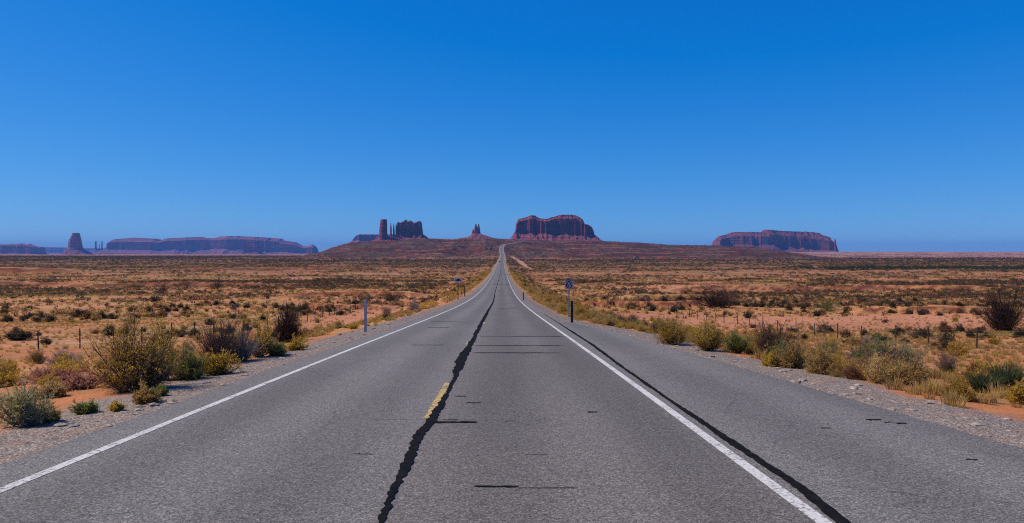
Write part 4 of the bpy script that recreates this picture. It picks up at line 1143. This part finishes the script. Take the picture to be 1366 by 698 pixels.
def lone_stone(px, py, wpx, mat, label, seed):
    p = hit(px, py); V, Fc = stone_proto(seed); s_ = wpx / F * p.y
    import bmesh
    bm = bmesh.new(); bmesh.ops.create_icosphere(bm, subdivisions=3, radius=.5)
    me = bpy.data.meshes.new('stone'); 
    for v in bm.verts:
        q = float(fbm(np.array([v.co.x * 3 + seed]), np.array([v.co.y * 3 + v.co.z * 4]), seed, 3)[0]); v.co *= 1 + .28 * q; v.co.z *= .6
    bm.to_mesh(me); bm.free(); me.materials.append(M[mat])
    o_ = link('stone', me, None, (p.x, p.y, p.z + .12 * s_)); o_.scale = (s_, s_ * .8, s_)
    tag(o_, label, 'stone')
lone_stone(413, 450, 9, 'redstone', 'dark red rock lying by the left gravel before the marker post', 1)
lone_stone(430, 447, 8, 'redstone', 'smaller red rock right beside the dark red one', 2)
lone_stone(453, 447, 6, 'stone', 'pale grey rock near the foot of the left marker post', 3)
lone_stone(533, 405, 6, 'stone', 'whitish rock at the foot of the round brown bush', 4)
lone_stone(921, 440, 11, 'darktwig', 'dark rounded boulder behind the tall yellow-green rabbitbrush', 5)

# ------------------------------------------------------------------ fences
def fence(side, x0, ys_, label):
    r = empty('wire_fence', (x0, ys_[0], float(terrain(np.array([x0]), np.array([ys_[0]]))[0])))
    tag(r, label, 'fence')
    rr = random.Random(side)
    pts = []
    for yv in ys_:
        xv = x0 + rr.uniform(-.12, .12); zv = float(terrain(np.array([xv]), np.array([yv]))[0])
        h = rr.uniform(1.22, 1.42)
        m = MB(); lean = rr.uniform(-.06, .06)
        rad = rr.choice([.048, .055, .065])
        m.tube((0, 0, -.3), (lean * h, rr.uniform(-.04, .04) * h, h), rad, 7, r2=rad * .85)
        me = m.mesh('post', M['rust'])
        o_ = link('post', me, r, (xv - x0, yv - ys_[0], zv - r.location.z))
        pts.append((xv - x0, yv - ys_[0], zv - r.location.z, lean))
    for hgt in (.35, .65, .95, 1.2):
        m = MB()
        for a, b in zip(pts[:-1], pts[1:]):
            n = 3
            for k in range(n):
                def P(t): return (a[0] + (b[0] - a[0]) * t + a[3] * hgt, a[1] + (b[1] - a[1]) * t, a[2] + (b[2] - a[2]) * t + hgt - .10 * t * (1 - t))
                m.tube(P(k / n), P((k + 1) / n), .0035, 4)
        link('wire', m.mesh('wire', M['galv']), r)
rr = random.Random(4)
fence(1, -29.0, [43 + 4.6 * k + rr.uniform(-.5, .5) for k in range(34)], 'post and wire fence running along the left of the road')
fence(2, 31.0, [43.5 + 5.0 * k + rr.uniform(-.5, .5) for k in range(32)], 'post and wire fence running along the right of the road')

# ------------------------------------------------------------------ marker posts and signs
def marker(px, pyb, hpx, mat, label, wpx=4.0, refl=True, group=None):
    p = hit(px, pyb); h = hpx / F * p.y; w = wpx / F * p.y
    r = empty('marker_post', (p.x, p.y, p.z)); tag(r, label, 'marker post', group)
    m = MB(); m.prism([(-w / 2, -.3), (w / 2, -.3), (w / 2, h * .985), (w * .3, h), (-w * .3, h), (-w / 2, h * .985)], -.012, .012)
    m.box((-w / 2 + .006, .03, h / 2 - .15), (.012, .05, h + .28)); m.box((w / 2 - .006, .03, h / 2 - .15), (.012, .05, h + .28))
    link('post', m.mesh('post', M[mat]), r)
    if refl:
        m = MB(); m.prism([(-w * .34, h * .80), (w * .34, h * .80), (w * .34, h * .95), (-w * .34, h * .95)], -.020, -.0125)
        link('reflector', m.mesh('reflector', M['signwhite']), r)
    return r
marker(487.5, 443, 44, 'galvpaint', 'tall pale grey marker post at the left gravel edge', 3.4)
marker(763, 431, 30, 'dark', 'thick dark marker post at the right gravel edge by the speed sign', 3.2, False)
marker(620, 395.5, 13, 'rust', 'thin brown marker post just beyond the left roadside sign', 1.4, False)
marker(698.2, 401, 11, 'dark', 'short dark marker post on the right verge farther down the road', 1.3, False)

def text_mesh(s, size, width=None, mat=None, name='lettering'):
    cu = bpy.data.curves.new(name, 'FONT'); cu.body = s; cu.size = size; cu.align_x = 'CENTER'; cu.align_y = 'CENTER'; cu.extrude = .002; cu.offset = size * .018
    o_ = bpy.data.objects.new(name, cu); COL.objects.link(o_)
    dg = bpy.context.evaluated_depsgraph_get(); me = bpy.data.meshes.new_from_object(o_.evaluated_get(dg))
    bpy.data.objects.remove(o_); me.materials.clear(); me.materials.append(mat)
    if width:
        xs_ = [v.co.x for v in me.vertices]; k = width / (max(xs_) - min(xs_))
        for v in me.vertices: v.co.x *= k
    return me

def sign_plate(w, h, th=.004):
    m = MB(); c = .04; m.prism([(-w/2 + c, -h/2), (w/2 - c, -h/2), (w/2, -h/2 + c), (w/2, h/2 - c), (w/2 - c, h/2), (-w/2 + c, h/2), (-w/2, h/2 - c), (-w/2, -h/2 + c)], -th, th)
    return m.mesh('sign_panel', M['signwhite'])
# speed sign
p = hit(759, 423); Dm = p.y
r = empty('speed_sign', (p.x, p.y, p.z)); tag(r, 'white speed limit sign reading 65 on a thin post', 'road sign')
zc = (p.z * 0 + zy(378.2, Dm)) - p.z
W, H = 11.6 / F * Dm, 13.8 / F * Dm
m = MB(); m.box((0, .03, (zc + H / 2) / 2 - .2), (.085, .03, zc + H / 2 + .35)); link('post', m.mesh('post', M['galv']), r)
pn = link('sign_panel', sign_plate(W, H), r, (0, 0, zc))
m = MB(); b_ = .012; i_ = .03
for bx_ in ((0, H/2 - i_, W - 2*i_, b_), (0, -H/2 + i_, W - 2*i_, b_), (W/2 - i_, 0, b_, H - 2*i_), (-W/2 + i_, 0, b_, H - 2*i_)):
    m.box((bx_[0], -.006, bx_[1]), (bx_[2], .003, bx_[3]))
link('border', m.mesh('border', M['black']), pn)
for s_, sz, wd, zz in (('SPEED', .17, W * .72, H * .345), ('LIMIT', .17, W * .66, H * .155), ('65', .50, W * .72, -H * .19)):
    link('lettering', text_mesh(s_, sz, wd, M['black']), pn, (0, -.007, zz), (math.pi / 2, 0, 0))
# small board on the left
p = hit(611, 400); Dm = p.y
r = empty('roadside_sign', (p.x, p.y, p.z)); tag(r, 'small wide pale sign on a thin post left of the road', 'road sign')
zc = zy(373.6, Dm) - p.z
W, H = 10.6 / F * Dm, 6.8 / F * Dm
m = MB(); m.box((0, .035, (zc + H / 2) / 2 - .2), (.13, .05, zc + H / 2 + .35)); link('post', m.mesh('post', M['rust']), r)
pn = link('sign_panel', sign_plate(W, H), r, (0, 0, zc))
m = MB(); m.box((0, -.006, -.02), (W * .72, .004, H * .22)); m.box((0, -.006, -H * .2), (W * .4, .004, H * .1)); m.box((W * .05, -.006, H * .14), (W * .34, .004, H * .1))
link('dark_band', m.mesh('dark_band', M['black']), pn)

# ------------------------------------------------------------------ two cars far down the road
def car(name, x, y, paint, label):
    rt = empty(name, (x, y, float(road_z(np.array([y]))[0]))); tag(rt, label, 'car')
    m = MB(); W = 1.9
    prof = [(-2.3, .32), (-2.3, .75), (-2.15, .98), (-1.0, 1.08), (1.9, 1.10), (2.3, 1.0), (2.35, .5), (2.3, .32)]
    def P(o, m_, y0, y1):
        n = len(o); m_.add([(y0, a, b) for a, b in o] + [(y1, a, b) for a, b in o], [tuple(range(n)), tuple(range(n, 2*n))[::-1]] + [(k, n+k, n+(k+1) % n, (k+1) % n) for k in range(n)])
    P(prof, m, -W/2, W/2); P([(-1.0, 1.05), (-.35, 1.66), (1.5, 1.70), (2.0, 1.07)], m, -W/2 + .14, W/2 - .14)
    body = link('body', m.mesh('body', M[paint], .04), rt)
    for nm, yy, zz, hh, tl in (('windscreen', -.70, 1.37, .46, .75), ('rear_window', 1.80, 1.38, .44, -.62)):
        m = MB(); m.box((0, 0, 0), (W - .5, .03, hh)); w_ = link(nm, m.mesh(nm, M['glass']), rt, (0, yy, zz), (-tl if nm == 'windscreen' else -tl, 0, 0))
    for sx_ in (-1, 1):
        m = MB(); m.prism([(-.55, 1.15), (-.25, 1.56), (1.35, 1.60), (1.65, 1.15)], 0, .02); o_ = link('side_window', m.mesh('side_window', M['glass']), rt, (sx_ * (W/2 - .135), 0, 0), (0, 0, math.pi / 2))
        for yy in (-1.45, 1.45):
            m = MB(); m.tube((-.11, 0, 0), (.11, 0, 0), .34, 18); wh = link('wheel', m.mesh('wheel', M['rubber']), rt, (sx_ * (W/2 - .12), yy, .34))
            m = MB(); m.tube((-.118, 0, 0), (.118, 0, 0), .19, 12); link('rim', m.mesh('rim', M['galv']), wh)
        m = MB(); m.box((0, 0, 0), (.36, .05, .16)); link('headlight', m.mesh('headlight', M['lamp']), rt, (sx_ * .66, -2.31, .80))
        m = MB(); m.box((0, 0, 0), (.24, .05, .22)); link('taillight', m.mesh('taillight', M['red']), rt, (sx_ * .76, 2.345, .86))
car('car', float(road_x(np.array([960.]))[0]) - 1.9, 960., 'car_dark', 'dark car in the left lane far down the road, the nearer of two')
car('car', float(road_x(np.array([1260.]))[0]) - 1.8, 1260., 'car_grey', 'grey car in the left lane far down the road, behind the dark one')

# ------------------------------------------------------------------ homestead at the foot of the ridge
def shed(px, py, w, h, label):
    p = hit(px, py)
    r = empty('shed', (p.x, p.y, p.z)); tag(r, label, 'shed')
    m = MB(); m.box((0, 0, h * .35), (w, w * .7, h * .9)); m.prism([(-w/2, h * .8), (w/2, h * .8), (0, h * 1.1)], -w * .35, w * .35); wall = link('wall', m.mesh('wall', M['shedwall']), r)
    m = MB()
    for s_ in (-1, 1):
        m.add([(0, -w * .4, h * 1.14), (0, w * .4, h * 1.14), (s_ * w * .56, w * .4, h * .79), (s_ * w * .56, -w * .4, h * .79), (0, -w * .4, h * 1.20), (0, w * .4, h * 1.20), (s_ * w * .56, w * .4, h * .85), (s_ * w * .56, -w * .4, h * .85)],
              [(0, 1, 2, 3), (4, 5, 6, 7), (0, 3, 7, 4), (1, 2, 6, 5), (2, 3, 7, 6), (0, 1, 5, 4)])
    link('roof', m.mesh('roof', M['shedroof']), r)
    m = MB(); m.box((0, -w * .355, h * .3), (w * .25, .05, h * .6)); link('door', m.mesh('door', M['rust']), r)
shed(847, 346.5, 4.5, 5, 'pale grey shed between dark trees at the foot of the red ridge')
shed(826, 346.2, 5, 2.6, 'low pale hut left of the grey shed at the foot of the ridge')
def tree(px, py, w, h, label, seed):
    p = hit(px, py); r = empty('tree', (p.x, p.y, p.z)); tag(r, label, 'tree')
    m = MB(); m.tube((0, 0, -.3), (.1, 0, h * .55), .22, 8, r2=.1)
    for k in range(5):
        a = k * 1.3; m.tube((.05, 0, h * (.25 + .05 * k)), (math.cos(a) * w * .3, math.sin(a) * w * .3, h * (.55 + .06 * k)), .09, 6, r2=.03)
    link('trunk', m.mesh('trunk', M['twig']), r)
    g = np.random.default_rng(seed); n = 900
    c = g.normal(size=(n, 3)); c /= np.linalg.norm(c, axis=1, keepdims=True); c *= g.uniform(.3, 1, (n, 1)) ** .5
    c = c * [w / 2, w / 2, h * .38] * (1 + .3 * fbm(c[:, 0] * 2 + seed, c[:, 1] * 2 + c[:, 2], seed, 2))[:, None] + [0, 0, h * .62]
    V, Fc = leaves(c, np.full(n, .42), g, aspect=1.6)
    link('crown', mesh_np('crown', V, [Fc], [M['dgreen']]), r)
tree(842, 346.6, 8, 5.5, 'dark round tree just left of the pale grey shed', 1)
tree(849.6, 346.4, 3.6, 7, 'narrow dark tree just right of the pale grey shed', 2)
tree(851.8, 346.8, 3, 4, 'small dark tree farthest right beside the pale grey shed', 3)
